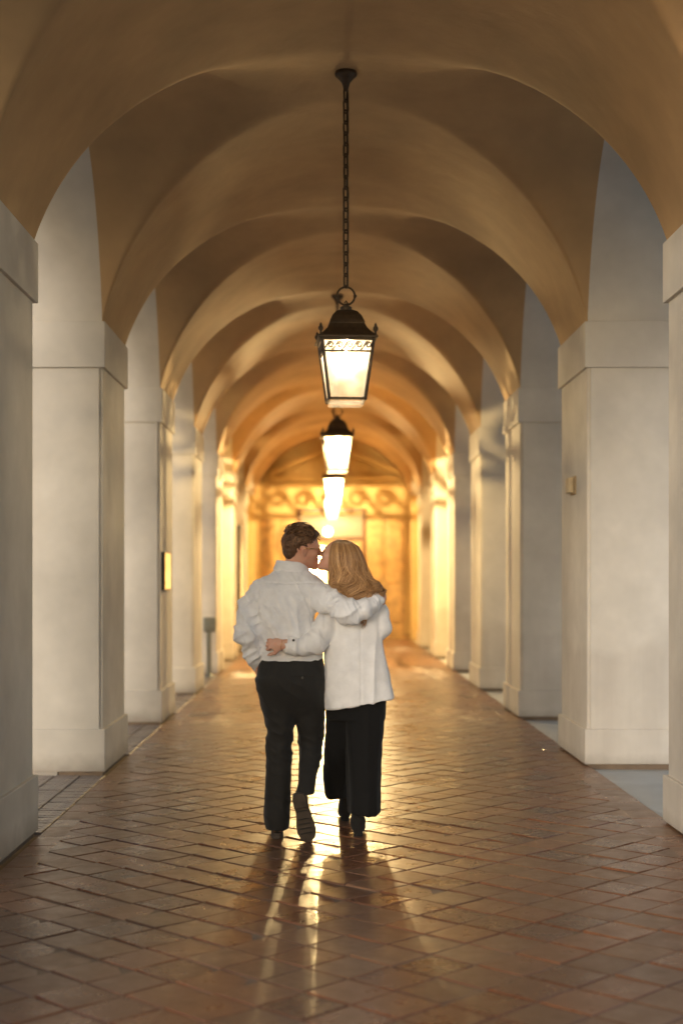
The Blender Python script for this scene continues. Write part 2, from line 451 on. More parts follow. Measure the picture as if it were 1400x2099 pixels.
# ---- end wall with pediment, frieze and panelling
PX = YEND / FPX
def ex(px): return (px - VX) * PX
def ez(py): return EYE + (VY - py) * PX
ew = empty('end_wall', (CX, YEND, 0)); tag(ew, 'golden stone end wall with pediment closing the arcade', 'wall')
def rel_box(mb, x0, x1, y0, y1, z0, z1): return mb.box(x0 - CX, x1 - CX, y0, y1, z0, z1)
DX0, DX1 = ex(617), ex(742); DZ1 = ez(1050)
mb = MB(); rel_box(mb, XL - .02, DX0 - .09, 0, .3, -.15, 5.1); rel_box(mb, DX1 + .09, XR + .02, 0, .3, -.15, 5.1); rel_box(mb, DX0 - .09, DX1 + .09, 0, .3, DZ1 + .09, 5.1)
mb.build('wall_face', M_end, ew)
PC = ex(688)
mb = MB(); pb, pa = ez(977), ez(926); hw_ = ex(812) - PC
def tri_prism(mb, pts, y0, y1):
    n = len(pts); mb.add([(x - CX, y0, z) for x, z in pts] + [(x - CX, y1, z) for x, z in pts],
        [tuple(range(n)), tuple(range(2 * n - 1, n - 1, -1))] + [((i + 1) % n, i, n + i, n + (i + 1) % n) for i in range(n)])
tri_prism(mb, [(PC - hw_, pb), (PC + hw_, pb), (PC, pa)], -.05, .01)
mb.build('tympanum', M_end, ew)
mb = MB(); th = .13
for sg in (-1, 1): tri_prism(mb, ([(PC + sg * (hw_ + .1), pb), (PC, pa + .05), (PC, pa + .05 + th), (PC + sg * (hw_ + .1), pb + th)])[::-1 if sg > 0 else 1], -.24, .012)
rel_box(mb, PC - hw_ - .1, PC + hw_ + .1, -.2, .013, pb - .12, pb - .002)
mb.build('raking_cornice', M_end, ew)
mb = MB(); rel_box(mb, XL + .02, XR - .02, -.07, .006, ez(1002) , ez(990)); rel_box(mb, XL + .02, XR - .02, -.05, .007, ez(1056), ez(1050)); mb.build('frieze_moulding', M_end, ew)
# oak panelling either side of the door
for (a, b) in ((534, 574), (576, 612), (747, 788), (790, 830)):
    mb = MB(); x0, x1 = ex(a), ex(b); z0, z1 = .18, ez(1062)
    rel_box(mb, x0, x1, -.035, .004, z0, z1)
    o = mb.build('oak_panel', M_wood, ew, bevel=.01)
    for (q0, q1) in ((.10, .40), (.44, .93)):
        mb = MB(); h = z1 - z0; rel_box(mb, x0 + .07, x1 - .07, -.06, -.03, z0 + h * q0, z0 + h * q1); mb.build('raised_field', M_wood, o, bevel=.015)
mb = MB(); rel_box(mb, XL, DX0 - .1, -.06, .01, -.05, .17); rel_box(mb, DX1 + .1, XR, -.06, .01, -.05, .17); mb.build('skirting', M_wood, ew)
# the lit door
M_transom = emit('lit_transom_glass', (1.0, .60, .17), 0.45, (.06, .05, .04))
M_doorglass = emit('lit_door_glass', (1.0, .58, .18), 16.0)
dr = empty('lit_door', ((DX0 + DX1) / 2, YEND, 0)); tag(dr, 'glowing glazed double door with lit transom in the end wall', 'door'); dx = (DX1 - DX0) / 2
mb = MB(); mb.box(-dx - .09, -dx, -.09, .2, 0, DZ1 + .09).box(dx, dx + .09, -.09, .2, 0, DZ1 + .09).box(-dx, dx, -.09, .2, DZ1, DZ1 + .09).box(-dx, dx, -.085, .2, ez(1108), ez(1100)); mb.build('door_frame', M_wood2, dr, bevel=.01)
mb = MB(); mb.box(-dx, dx, .02, .04, ez(1100), DZ1); mb.build('transom_pane', M_transom, dr)
mb = MB(); mb.lathe([(.02, -.11), (.09, -.09), (.115, 0), (.09, .09), (.02, .11)], 14, (ex(672) - (DX0 + DX1) / 2, -.02, ez(1090))); 
mb.build('globe_light', emit('globe_glow', (1, .85, .55), 6), dr, smooth=True)
for sg in (-1, 1):
    x0, x1 = (sg * .004, sg * dx) if sg > 0 else (-dx, -.004); zt = ez(1108)
    mb = MB(); s_ = .13
    mb.box(x0, x0 + s_, -.03, .03, .02, zt).box(x1 - s_, x1, -.03, .03, .02, zt).box(x0 + s_, x1 - s_, -.03, .03, .02, .75).box(x0 + s_, x1 - s_, -.03, .03, zt - .14, zt)
    leaf = mb.build('door_leaf', M_wood, dr, bevel=.006)
    mb = MB(); mb.box(x0 + s_, x1 - s_, -.005, .005, .75, zt - .14); mb.build('glass_pane', M_doorglass, leaf)
    mb = MB(); hx = -.07 * -sg; mb.tube([(hx, -.04, 1.0), (hx, -.09, 1.02), (hx, -.09, 1.25), (hx, -.04, 1.27)], .012, 8); mb.build('pull_handle', M_brass, leaf, smooth=True)
mb = MB(); mb.prism([(ex(824) - .0, YEND - .45), (ex(842), YEND - .45), (ex(842), YEND - .01), (ex(824), YEND - .01)], ez(956), ez(934))
o = mb.build('black_wall_box', M_black); tag(o, 'small black box high on the end wall right of the pediment', 'dark_box')  # plain black box standing in for an unidentified dark shape

# ---- lanterns
LX = .135
def pane_mat():
    m, t, p = node_mat('frosted_lantern_glass'); t.nodes.remove(p)
    tp = N(t, 'ShaderNodeBsdfTransparent', Color=(1, .97, .92, 1)); tr = N(t, 'ShaderNodeBsdfTranslucent', Color=(.97, .92, .82, 1)); gl = N(t, 'ShaderNodeBsdfGlossy', Roughness=.3)
    sd_ = noise(t, N(t, 'ShaderNodeTexCoord').outputs['Object'], 9, 2, .5, .6)
    m1 = N(t, 'ShaderNodeMixShader'); t.links.new(ramp(t, sd_, .35, .65, .05, .13), m1.inputs[0]); t.links.new(tp.outputs[0], m1.inputs[1]); t.links.new(tr.outputs[0], m1.inputs[2])
    m2 = N(t, 'ShaderNodeMixShader', Fac=.05); t.links.new(m1.outputs[0], m2.inputs[1]); t.links.new(gl.outputs[0], m2.inputs[2])
    t.links.new(m2.outputs[0], t.nodes['Material Output'].inputs[0])
    return m
M_pane = pane_mat()
def lantern(y, zb, rot, bulb, label, bc=(1, .74, .36), br=1.0):
    """zb = underside of glass tray"""
    root = empty('hanging_lantern', (LX, y, zb), R(rot)); tag(root, label, 'lantern', 'lanterns hanging along the vault')
    zt = .452                                # eave
    ztop, wt, wb, zl = zt - .012, .176, .122, .032
    def wz(z): return wb + (wt - wb) * (z - zl) / (ztop - zl)
    # bell roof, square in plan
    prof = [(.203, zt - .012), (.203, zt + .004), (.170, zt + .030), (.137, zt + .065), (.119, zt + .10), (.121, zt + .105), (.115, zt + .125), (.100, zt + .158), (.075, zt + .188), (.045, zt + .203), (.042, zt + .204)]
    mb = MB()
    ns = 4
    for h, z in prof:
        for cx_, cy_ in ((-1, -1), (1, -1), (1, 1), (-1, 1)):
            mb.v.append((cx_ * h, cy_ * h, z))
    for k in range(len(prof) - 1):
        for q in range(4): mb.f.append((4 * k + q, 4 * k + (q + 1) % 4, 4 * k + 4 + (q + 1) % 4, 4 * k + 4 + q))
    mb.f.append((3, 2, 1, 0)); n_ = len(mb.v); mb.f.append((n_ - 4, n_ - 3, n_ - 2, n_ - 1))
    roof = mb.build('roof', M_iron, root, bevel=.003)
    mb = MB(); mb.lathe([(.041, zt + .202), (.041, zt + .228), (.03, zt + .234), (.012, zt + .24)], 16); mb.build('cap', M_iron, roof, smooth=False)
    for sx in (-1, 1):
        for sy in (-1, 1):
            mb = MB(); mb.lathe([(.012, zt + .0), (.008, zt + .02), (.008, zt + .03), (.018, zt + .044), (.017, zt + .058), (.008, zt + .068), (.01, zt + .074), (.002, zt + .088)], 10, (sx * .186, sy * .186, 0)); mb.build('finial', M_iron, root, smooth=True)
    # frame
    mb = MB()
    for sx in (-1, 1):
        for sy in (-1, 1): mb.tube([(sx * wb, sy * wb, zl - .006), (sx * wt, sy * wt, ztop + .002)], .0115, 4)
    def ring(z, hgt, t=.009):
        h = wz(z)
        for a in range(4):
            i0 = len(mb.v); mb.box(-h + .004, h - .004, -h - t, -h + t * .6, z - hgt / 2, z + hgt / 2); xform(mb, Matrix.Rotation(R(90 * a), 4, 'Z'), i0)
    ring(zl + .004, .016); ring(.352, .012); ring(ztop - .008, .016)
    mb.build('frame', M_iron, root)
    m1 = M_pane
    for a in range(4):
        mb = MB(); z0, z1 = zl + .01, ztop - .01; t = .004
        for yy in (-1, 1):
            for z in (z0, z1):
                for sx in (-1, 1): mb.v.append((sx * (wz(z) - .008), -wz(z) + .004 + yy * .0015, z))
        mb.f += [(0, 1, 3, 2), (4, 6, 7, 5), (0, 4, 5, 1), (2, 3, 7, 6), (0, 2, 6, 4), (1, 5, 7, 3)]
        xform(mb, Matrix.Rotation(R(90 * a), 4, 'Z')); mb.build('glass_pane', m1, root)
        # running-scroll frieze
        mb = MB(); zc = .391
        for k in range(5):
            u0 = -.128 + k * .064; pts = []
            for q in range(9):
                tt = q / 8; pts.append((u0 - .046 + .043 * tt, zc - .03 + .052 * (tt ** 1.7)))
            for q in range(14):
                an = R(115 - 400 * q / 13); r_ = .021 * (1 - .62 * q / 13); pts.append((u0 + .010 + r_ * math.cos(an), zc + .002 + r_ * math.sin(an)))
            mb.tube([(u, -wz(z) - .004, z) for u, z in pts if abs(u) < .166], .0060, 5)
        xform(mb, Matrix.Rotation(R(90 * a), 4, 'Z')); mb.build('scroll_frieze', M_iron, root, smooth=True)
    mb = MB(); h = wb - .004; mb.box(-h, h, -h, h, 0, .022); mb.build('glass_tray', m1, root, bevel=.004)
    mb = MB(); mb.lathe([(.002 * br, .376 - .007 * br), (.005 * br, .376 - .005 * br), (.0065 * br, .376), (.005 * br, .376 + .004 * br), (.002 * br, .376 + .006 * br)], 8); mb.build('bulb', emit('bulb_glow', bc, bulb), root, smooth=True)
    mb = MB(); mb.lathe([(.004, .383), (.012, .392), (.014, .40), (.014, .438)], 8); mb.build('socket', M_iron, root)
    # ring, chain, canopy
    zr = zt + .24 + .066; mb = MB()
    mb.tube([(.062 * math.cos(R(15 * k)), 0, zr + .062 * math.sin(R(15 * k))) for k in range(24)], .0075, 8, closed=True)
    for q in (0, 90, 180, 270): mb.lathe([(.003, -.013), (.012, -.006), (.012, .006), (.003, .013)], 8, (.064 * math.cos(R(q)), 0, zr + .064 * math.sin(R(q))))
    mb.tube([(0, .0, zt + .236), (.012, 0, zt + .255), (0, 0, zt + .272), (-.01, 0, zt + .256)], .006, 6)
    mb.build('suspension_ring', M_iron, root, smooth=True)
    za = zr + .07; zc_ = ZS + RISE + .042 - zb                      # ceiling, local
    ln, wd = .047, .0185; nl = max(3, int((zc_ - .125 - za) / .073)); pitch = (zc_ - .125 - za) / nl
    pts = []
    for k in range(20):
        q = 2 * math.pi * k / 20; pts.append((wd * math.cos(q), 0, (pitch * .5 + .010 - wd) * (1 if math.sin(q) > 0 else -1) + wd * math.sin(q)))
    mb = MB(); mb.tube(pts, .0074, 6, closed=True); lm = mb.mesh('chain_link', M_iron, True)
    for k in range(nl):
        o = bpy.data.objects.new('chain_link', lm); link(o, root); o.location = (0, 0, za + pitch * (k + .5)); o.rotation_euler = (0, R(random.uniform(-2, 2)), R(45 if k % 2 else -45) + R(random.uniform(-12, 12)))
    mb = MB(); mb.lathe([(.008, zc_ - .135), (.016, zc_ - .125), (.022, zc_ - .10), (.03, zc_ - .075), (.055, zc_ - .045), (.074, zc_ - .03), (.078, zc_ - .014), (.07, zc_ + .012)], 20); mb.build('ceiling_canopy', M_iron, root, smooth=True)
    mb = MB(); mb.tube([(.006, .006, zr + .05), (.01, .004, za + .3), (.004, .01, zc_ - .1)], .003, 5); mb.build('cable', M_black, root)
    return root
yl = [(pier_y(1) + PD + pier_y(2)) / 2 + 2 * BAY * k for k in range(4)]
def zpy(py, y): return EYE + (VY - py) * y / FPX
lantern(yl[0], zpy(831, yl[0]), 4, 13000, 'large bronze lantern in front, hanging on its long chain from the vault', (1, .82, .54))
lantern(yl[1], zpy(969, yl[1]), 3, 140000, 'second bronze lantern, hanging just below the front one in the picture')
lantern(yl[2], zpy(1033, yl[2]), 0, 700000, 'third lantern down the row, its glass white with light')
lantern(yl[3], zpy(1063, yl[3]), -2, 190000, 'farthest lantern of the row, white glow above the lit transom', br=1.3)

# ---- small fittings
def PW(px, py, D): return ((px - VX) * D / FPX, D, EYE + (VY - py) * D / FPX)
y0 = pier_y(3) + .18
pl = empty('wall_plaque', (XL, y0 + .25, 1.58)); tag(pl, 'gold plaque with black edges on the third left pier', 'plaque')
mb = MB(); mb.box(0, .034, -.27, .27, -.205, .205); mb.build('backing', M_black, pl, bevel=.004)
mb = MB(); mb.box(.034, .04, -.25, .25, -.19, .19); mb.build('gold_face', M_brass, pl)
o = empty('sensor_box', (XR, pier_y(2) + .62, 2.265)); tag(o, 'small ivory box fixed high on the second right pier', 'sensor box')
mb = MB(); mb.box(-.018, 0, -.09, .11, -.075, .075); mb.build('back_plate', M_tan, o, bevel=.003)
mb = MB(); mb.box(-.058, -.018, -.07, .09, -.064, .064); mb.build('cover', M_ivory, o, bevel=.008)
bp = empty('button_post', (-1.83, 22.2, -.05)); tag(bp, 'grey steel push button post standing before a left pier', 'post')
mb = MB(); mb.lathe([(.15, 0), (.15, .02), (.07, .035), (.045, .06)], 18); mb.build('base_plate', M_steel, bp, smooth=False)
mb = MB(); mb.box(-.04, .04, -.04, .04, .05, .93); mb.build('post', M_steel, bp, bevel=.008)
mb = MB(); mb.box(-.085, .115, -.07, .07, .72, .95); o = mb.build('head', M_steel, bp, bevel=.02)
mb = MB(); mb.lathe([(.06, -.01), (.06, .008), (.05, .014)], 18); xform(mb, Matrix.Translation((.03, -.075, .83)) @ Matrix.Rotation(R(90), 4, 'X')); mb.build('push_plate', M_steel, o)
yb_ = 28.3
nb_ = empty('notice_board', (XL, 28.3, .85)); tag(nb_, 'tall dark framed board on the far left wall', 'board')
yb_ = pier_y(6) + PD + .1
nb_.location = (XL - .02, pier_y(7) - 1.9, .82)
mb = MB(); mb.box(.0, .075, -.42, .42, 0, 1.75); mb.build('board_frame', M_black, nb_, bevel=.006)
mb = MB(); mb.box(.075, .08, -.37, .37, .05, 1.70); mb.build('board_face', simple('dark_bronze', (.12, .08, .045), .4, metal=.4), nb_)
# ------------------------------------------------------------------ people: implicit surfaces -> one smooth mesh each
PDIST = 8.2
def P(px, py, dd=0.0):
    D = PDIST + dd; return np.array([(px - VX) * D / FPX, D, EYE + (VY - py) * D / FPX])
S1 = PDIST / FPX                       # metres per photo pixel at the couple

def smin(a, b, k):
    if k <= 0: return np.minimum(a, b)
    h = np.clip(.5 + .5 * (b - a) / k, 0, 1); return b + (a - b) * h - k * h * (1 - h)

class Field:
    def __init__(s, h): s.h = h; s.pr = []
    def add(s, lo, hi, fn, k=.02, op='u'): s.pr.append((np.array(lo, float), np.array(hi, float), fn, k, op)); return s
    def cone(s, a, b, r1, r2, k=.02, op='u', sq=None):
        a = np.array(a, float); b = np.array(b, float); m = max(r1, r2); ab = b - a; L2 = float(ab @ ab) + 1e-12
        def fn(X, Y, Z):
            t = np.clip(((X - a[0]) * ab[0] + (Y - a[1]) * ab[1] + (Z - a[2]) * ab[2]) / L2, 0, 1)
            return np.sqrt((X - a[0] - t * ab[0]) ** 2 + (Y - a[1] - t * ab[1]) ** 2 + (Z - a[2] - t * ab[2]) ** 2) - (r1 + (r2 - r1) * t)
        return s.add(np.minimum(a, b) - m, np.maximum(a, b) + m, fn, k, op)
    def chain(s, pts, rs, k=.02):
        for i in range(len(pts) - 1): s.cone(pts[i], pts[i + 1], rs[i], rs[i + 1], k)
        return s
    def ell(s, c, r, M=None, k=.02, op='u'):
        c = np.array(c, float); r = np.array(r, float); Rm = np.eye(3) if M is None else np.array(M, float); m = max(r)
        def fn(X, Y, Z):
            x, y, z = X - c[0], Y - c[1], Z - c[2]
            q = [Rm[0, i] * x + Rm[1, i] * y + Rm[2, i] * z for i in range(3)]
            k0 = np.sqrt(sum((q[i] / r[i]) ** 2 for i in range(3))); k1 = np.sqrt(sum((q[i] / r[i] ** 2) ** 2 for i in range(3))) + 1e-9
            return k0 * (k0 - 1) / k1
        return s.add(c - m, c + m, fn, k, op)
    def loft(s, rows, k=.02, grow=0.0, p=2.0, op='u', cut=None):
        """rows: (py, xl, xr, dd, ry) ; ellipse sections stacked in z"""
        A = []
        for py, xl, xr, dd, ry in rows:
            a = P(xl, py, dd); b = P(xr, py, dd); A.append((a[2], (a[0] + b[0]) / 2, (b[0] - a[0]) / 2 + grow, a[1], ry + grow))
        A = np.array(sorted(A)); n = len(A); zz = np.linspace(A[0, 0], A[-1, 0], 90); tab = np.zeros((90, 4))
        for c in range(4):                # Catmull-Rom in z
            y = A[:, c + 1]; x = A[:, 0]; m = np.gradient(y, x) if n > 2 else np.array([(y[1] - y[0]) / (x[1] - x[0])] * 2)
            i = np.clip(np.searchsorted(x, zz) - 1, 0, n - 2); hh = x[i + 1] - x[i]; t = (zz - x[i]) / hh
            tab[:, c] = (2 * t ** 3 - 3 * t ** 2 + 1) * y[i] + (t ** 3 - 2 * t ** 2 + t) * hh * m[i] + (-2 * t ** 3 + 3 * t ** 2) * y[i + 1] + (t ** 3 - t ** 2) * hh * m[i + 1]
        z0, z1 = A[0, 0] - grow * 0, A[-1, 0]
        lo = (min(tab[:, 0] - tab[:, 1]), min(tab[:, 2] - tab[:, 3]), z0); hi = (max(tab[:, 0] + tab[:, 1]), max(tab[:, 2] + tab[:, 3]), z1)
        def fn(X, Y, Z):
            zf = np.clip(Z, z0, z1); g = [np.interp(zf.ravel(), zz, tab[:, c]).reshape(zf.shape) for c in range(4)]
            ax, ay = np.abs((X - g[0]) / g[1]), np.abs((Y - g[2]) / g[3])
            d = ((ax ** p + ay ** p) ** (1 / p) - 1) * np.minimum(g[1], g[3])
            if cut is not None: return np.maximum(d, cut(X, Y, Z))
            return np.maximum(np.maximum(d, Z - z1), z0 - Z)
        return s.add(lo, hi, fn, k, op)
    def eval(s):
        h = s.h; pad = 4 * h
        lo = np.min([q[0] for q in s.pr if q[4] == 'u'], 0) - pad; hi = np.max([q[1] for q in s.pr if q[4] == 'u'], 0) + pad
        n = np.ceil((hi - lo) / h).astype(int) + 1
        ax = [(lo[i] + h * np.arange(n[i])).astype(np.float32) for i in range(3)]
        f = np.full(n, 9.0, np.float32)
        for a, b, fn, k, op in s.pr:
            m = max(.02, 1.6 * k + 2 * h)
            i0 = np.maximum(0, np.floor((a - m - lo) / h).astype(int)); i1 = np.minimum(n, np.ceil((b + m - lo) / h).astype(int) + 1)
            if np.any(i1 <= i0): continue
            sl = tuple(slice(i0[i], i1[i]) for i in range(3))
            X = ax[0][sl[0]][:, None, None]; Y = ax[1][sl[1]][None, :, None]; Z = ax[2][sl[2]][None, None, :]
            sh = f[sl].shape
            d = fn(np.broadcast_to(X, sh), np.broadcast_to(Y, sh), np.broadcast_to(Z, sh)).astype(np.float32)
            if op == 'u': f[sl] = smin(f[sl], d, k)
            else: f[sl] = -smin(-f[sl], d, k)
        return f, lo, h

def surface_nets(f, lo, h):
    ins = f < 0
    c = [ins[i:i - 1 or None, j:j - 1 or None, k:k - 1 or None] for i in (0, 1) for j in (0, 1) for k in (0, 1)]
    c = [ins[(slice(0, -1), slice(1, None))[i], (slice(0, -1), slice(1, None))[j], (slice(0, -1), slice(1, None))[k]] for i in (0, 1) for j in (0, 1) for k in (0, 1)]
    cnt = sum(x.astype(np.int8) for x in c); act = (cnt > 0) & (cnt < 8)
    I = np.argwhere(act); n = len(I); idm = np.full(act.shape, -1, np.int64); idm[act] = np.arange(n)
    off = np.array([(i, j, k) for i in (0, 1) for j in (0, 1) for k in (0, 1)])
    V = np.stack([f[I[:, 0] + o[0], I[:, 1] + o[1], I[:, 2] + o[2]] for o in off], 1)
    acc = np.zeros((n, 3)); num = np.zeros(n)
    for a in range(8):
        for b in range(a + 1, 8):
            if np.abs(off[a] - off[b]).sum() != 1: continue
            va, vb = V[:, a], V[:, b]; m = (va < 0) != (vb < 0); t = np.where(m, va / np.where(m, va - vb, 1), 0)
            acc += m[:, None] * (off[a] + t[:, None] * (off[b] - off[a])); num += m
    verts = lo + h * (I + acc / num[:, None]); quads = []
    for axis in range(3):
        s0 = [slice(None)] * 3; s1 = [slice(None)] * 3; s0[axis] = slice(0, -1); s1[axis] = slice(1, None)
        a, b = ins[tuple(s0)], ins[tuple(s1)]; E_ = np.argwhere(a != b); u, v = [(1, 2), (2, 0), (0, 1)][axis]
        E_ = E_[(E_[:, u] > 0) & (E_[:, v] > 0) & (E_[:, u] < f.shape[u] - 1) & (E_[:, v] < f.shape[v] - 1)]
        fl = a[tuple(E_.T)]
        def cid(du, dv):
            q = E_.copy(); q[:, u] -= du; q[:, v] -= dv; return idm[tuple(q.T)]
        Q = np.stack([cid(1, 1), cid(0, 1), cid(0, 0), cid(1, 0)], 1); Q[~fl] = Q[~fl][:, ::-1]; quads.append(Q)
    return verts, np.concatenate(quads)
def vnorm(v, q):
    n = np.cross(v[q[:, 2]] - v[q[:, 0]], v[q[:, 3]] - v[q[:, 1]]); N_ = np.zeros_like(v)
    for k in range(4): np.add.at(N_, q[:, k], n)
    return N_ / (np.linalg.norm(N_, axis=1, keepdims=True) + 1e-12)
def relax(v, q, it=2, w=.5):
    for _ in range(it):
        s = np.zeros_like(v); c = np.zeros(len(v))
        for k in range(4):
            a, b = q[:, k], q[:, (k + 1) % 4]; np.add.at(s, a, v[b]); np.add.at(s, b, v[a]); np.add.at(c, a, 1); np.add.at(c, b, 1)
        v = v * (1 - w) + w * s / c[:, None]
    return v
def _hash(i, j, k, s):
    n = (i * 374761393 + j * 668265263 + k * 2147483647 + s * 974711) & 0x7fffffff; n = ((n ^ (n >> 13)) * 1274126177) & 0x7fffffff
    return ((n ^ (n >> 16)) & 0xffff) / 65535.0
def vnoise(p, s=0):
    i = np.floor(p).astype(np.int64); t = p - i; t = t * t * (3 - 2 * t); o = 0
    for a in (0, 1):
        for b in (0, 1):
            for c in (0, 1):
                o = o + _hash(i[:, 0] + a, i[:, 1] + b, i[:, 2] + c, s) * (t[:, 0] if a else 1 - t[:, 0]) * (t[:, 1] if b else 1 - t[:, 1]) * (t[:, 2] if c else 1 - t[:, 2])
    return o
def ridge(p, s=0): return 1 - np.abs(2 * vnoise(p, s) - 1)
def realize(name, fld, m, parent=None, disp=None, it=2):
    v, q = surface_nets(*fld.eval()); v = relax(v, q, it)
    if disp is not None: v = v + vnorm(v, q) * disp(v)[:, None]; v = relax(v, q, 1, .35)
    me = bpy.data.meshes.new(name); me.from_pydata(v.tolist(), [], q.tolist()); me.update(); me.materials.append(m)
    me.polygons.foreach_set('use_smooth', [True] * len(me.polygons)); o = bpy.data.objects.new(name, me); link(o, parent)
    return o
def smooth01(x, a, b):
    t = np.clip((x - a) / (b - a), 0, 1); return t * t * (3 - 2 * t)
def rotv(p, ax, ang):
    return np.array(Matrix.Rotation(ang, 3, ax))

# ---- cloth and skin materials
def cloth(name, c, rough=.8, weave=900, wav=.0, sheen=.2):
    m, t, p = node_mat(name); tc = N(t, 'ShaderNodeTexCoord').outputs['Object']
    n = noise(t, tc, 18, 4); n2 = noise(t, tc, weave, 2)
    t.links.new(mixc(t, ramp(t, n, .3, .7), tuple(x * .92 for x in c), tuple(min(1, x * 1.05) for x in c)), p.inputs['Base Color'])
    p.inputs['Roughness'].default_value = rough; p.inputs['Sheen Weight'].default_value = sheen; p.inputs['Specular IOR Level'].default_value = .25
    n3 = noise(t, tc, 7, 3, .5, 2.2); hh = N(t, 'ShaderNodeMath', operation='MULTIPLY_ADD'); t.links.new(n3, hh.inputs[0]); hh.inputs[1].default_value = wav; t.links.new(n2, hh.inputs[2])
    bump(t, p, hh.outputs[0], .3, .001); return m
M_shirt = cloth('white_cotton', (.82, .83, .86), wav=9); M_blazer = cloth('white_twill', (.81, .81, .82), weave=600, wav=8)
M_trous = cloth('black_wool', (.021, .02, .019), .75, 700, 10, sheen=.12); M_velv = cloth('black_crepe', (.007, .007, .0075), .85, 700, sheen=.05)
def skin_mat(name, c):
    m, t, p = node_mat(name); tc = N(t, 'ShaderNodeTexCoord').outputs['Object']; n = noise(t, tc, 25, 4); n2 = noise(t, tc, 260, 3)
    t.links.new(mixc(t, ramp(t, n, .35, .7), c, (c[0] * 1.02, c[1] * .84, c[2] * .8)), p.inputs['Base Color']); p.inputs['Roughness'].default_value = .5
    p.inputs['Subsurface Weight'].default_value = .12; p.inputs['Subsurface Radius'].default_value = (.01, .004, .002); bump(t, p, n2, .1, .001); return m
M_skin_m = skin_mat('skin_tan', (.60, .34, .235)); M_skin_w = skin_mat('skin_fair', (.66, .41, .31))
def hair_mat(name, dark, light):
    m, t, p = node_mat(name)
    a = N(t, 'ShaderNodeAttribute', attribute_name='shade').outputs['Fac']; tc = N(t, 'ShaderNodeTexCoord').outputs['Object']
    mp = N(t, 'ShaderNodeMapping'); mp.inputs['Scale'].default_value = (500, 500, 25); t.links.new(tc, mp.inputs[0]); nn = noise(t, mp.outputs[0], 1, 3)
    cc = mixc(t, a, dark, light); cc = mixc(t, ramp(t, nn, .35, .7, 0, .5), cc, tuple(x * .55 for x in dark))
    t.links.new(cc, p.inputs['Base Color']); p.inputs['Roughness'].default_value = .38; p.inputs['Specular IOR Level'].default_value = .4
    p.inputs['Anisotropic'].default_value = .5; bump(t, p, nn, .4, .001); return m
M_hair_m = hair_mat('brown_hair', (.095, .047, .024), (.32, .17, .08)); M_hair_w = hair_mat('blonde_hair', (.25, .118, .045), (.74, .45, .21))
M_shoe = simple('black_leather', (.012, .011, .011), .35, var=.2, scale=30); M_sole = simple('worn_rubber_sole', (.055, .04, .029), .55, var=.3, scale=25, bs=.4, bscale=120)
M_suede = simple('black_suede', (.011, .010, .010), .9, sheen=.05); M_gold = simple('gold_wire', (.75, .5, .22), .25, metal=1)
M_button = simple('dark_button', (.05, .045, .04), .35)

def head(F, c, Rm, s=1.0, female=False):
    """adds a head to field F. local: face +Y, up +Z. Returns local->world"""
    Rm = np.array(Rm)
    def L(*q): return c + Rm @ (np.array(q) * s)
    F.ell(L(0, -.014, .02), np.array((.075, .097, .088)) * s, Rm, .02)
    F.ell(L(0, .032, -.032), np.array((.060, .060, .086)) * s, Rm, .03)
    for sx in (-1, 1):
        F.cone(L(sx * .050, .004, -.062), L(sx * .012, .078, -.104), .021 * s, .017 * s, .025)
        F.ell(L(sx * .043, .055, -.028), np.array((.024, .026, .022)) * s, Rm, .02)
    F.ell(L(0, .080, -.104), np.array((.018, .016, .016)) * s, Rm, .02)
    F.cone(L(-.034, .080, .014), L(.034, .080, .014), .012 * s, .012 * s, .015)
    for sx in (-1, 1): F.ell(L(sx * .031, .100, -.004), np.array((.018, .014, .011)) * s, Rm, .010, 'd')
    for sx in (-1, 1): F.ell(L(sx * .031, .080, -.005), np.array((.012, .012, .011)) * s, Rm, .004)
    F.cone(L(0, .090, .008), L(0, .112, -.034), .007 * s, .0105 * s, .010)
    for sx in (-1, 1): F.ell(L(sx * .011, .101, -.037), np.array((.008, .010, .007)) * s, Rm, .006)
    F.cone(L(-.017, .088, -.064), L(.017, .088, -.064), .0075 * s, .0075 * s, .006); F.ell(L(0, .093, -.063), np.array((.012, .008, .006)) * s, Rm, .006)
    F.cone(L(-.016, .086, -.077), L(.016, .086, -.077), .0085 * s, .0085 * s, .006)
    for sx in (-1, 1):
        F.ell(L(sx * .078, -.012, -.018), np.array((.009, .019, .031)) * s, Rm @ rotv(None, 'Z', sx * .35), .006)
        F.ell(L(sx * .0875, -.008, -.014), np.array((.006, .010, .017)) * s, Rm @ rotv(None, 'Z', sx * .35), .006, 'd')
    return L
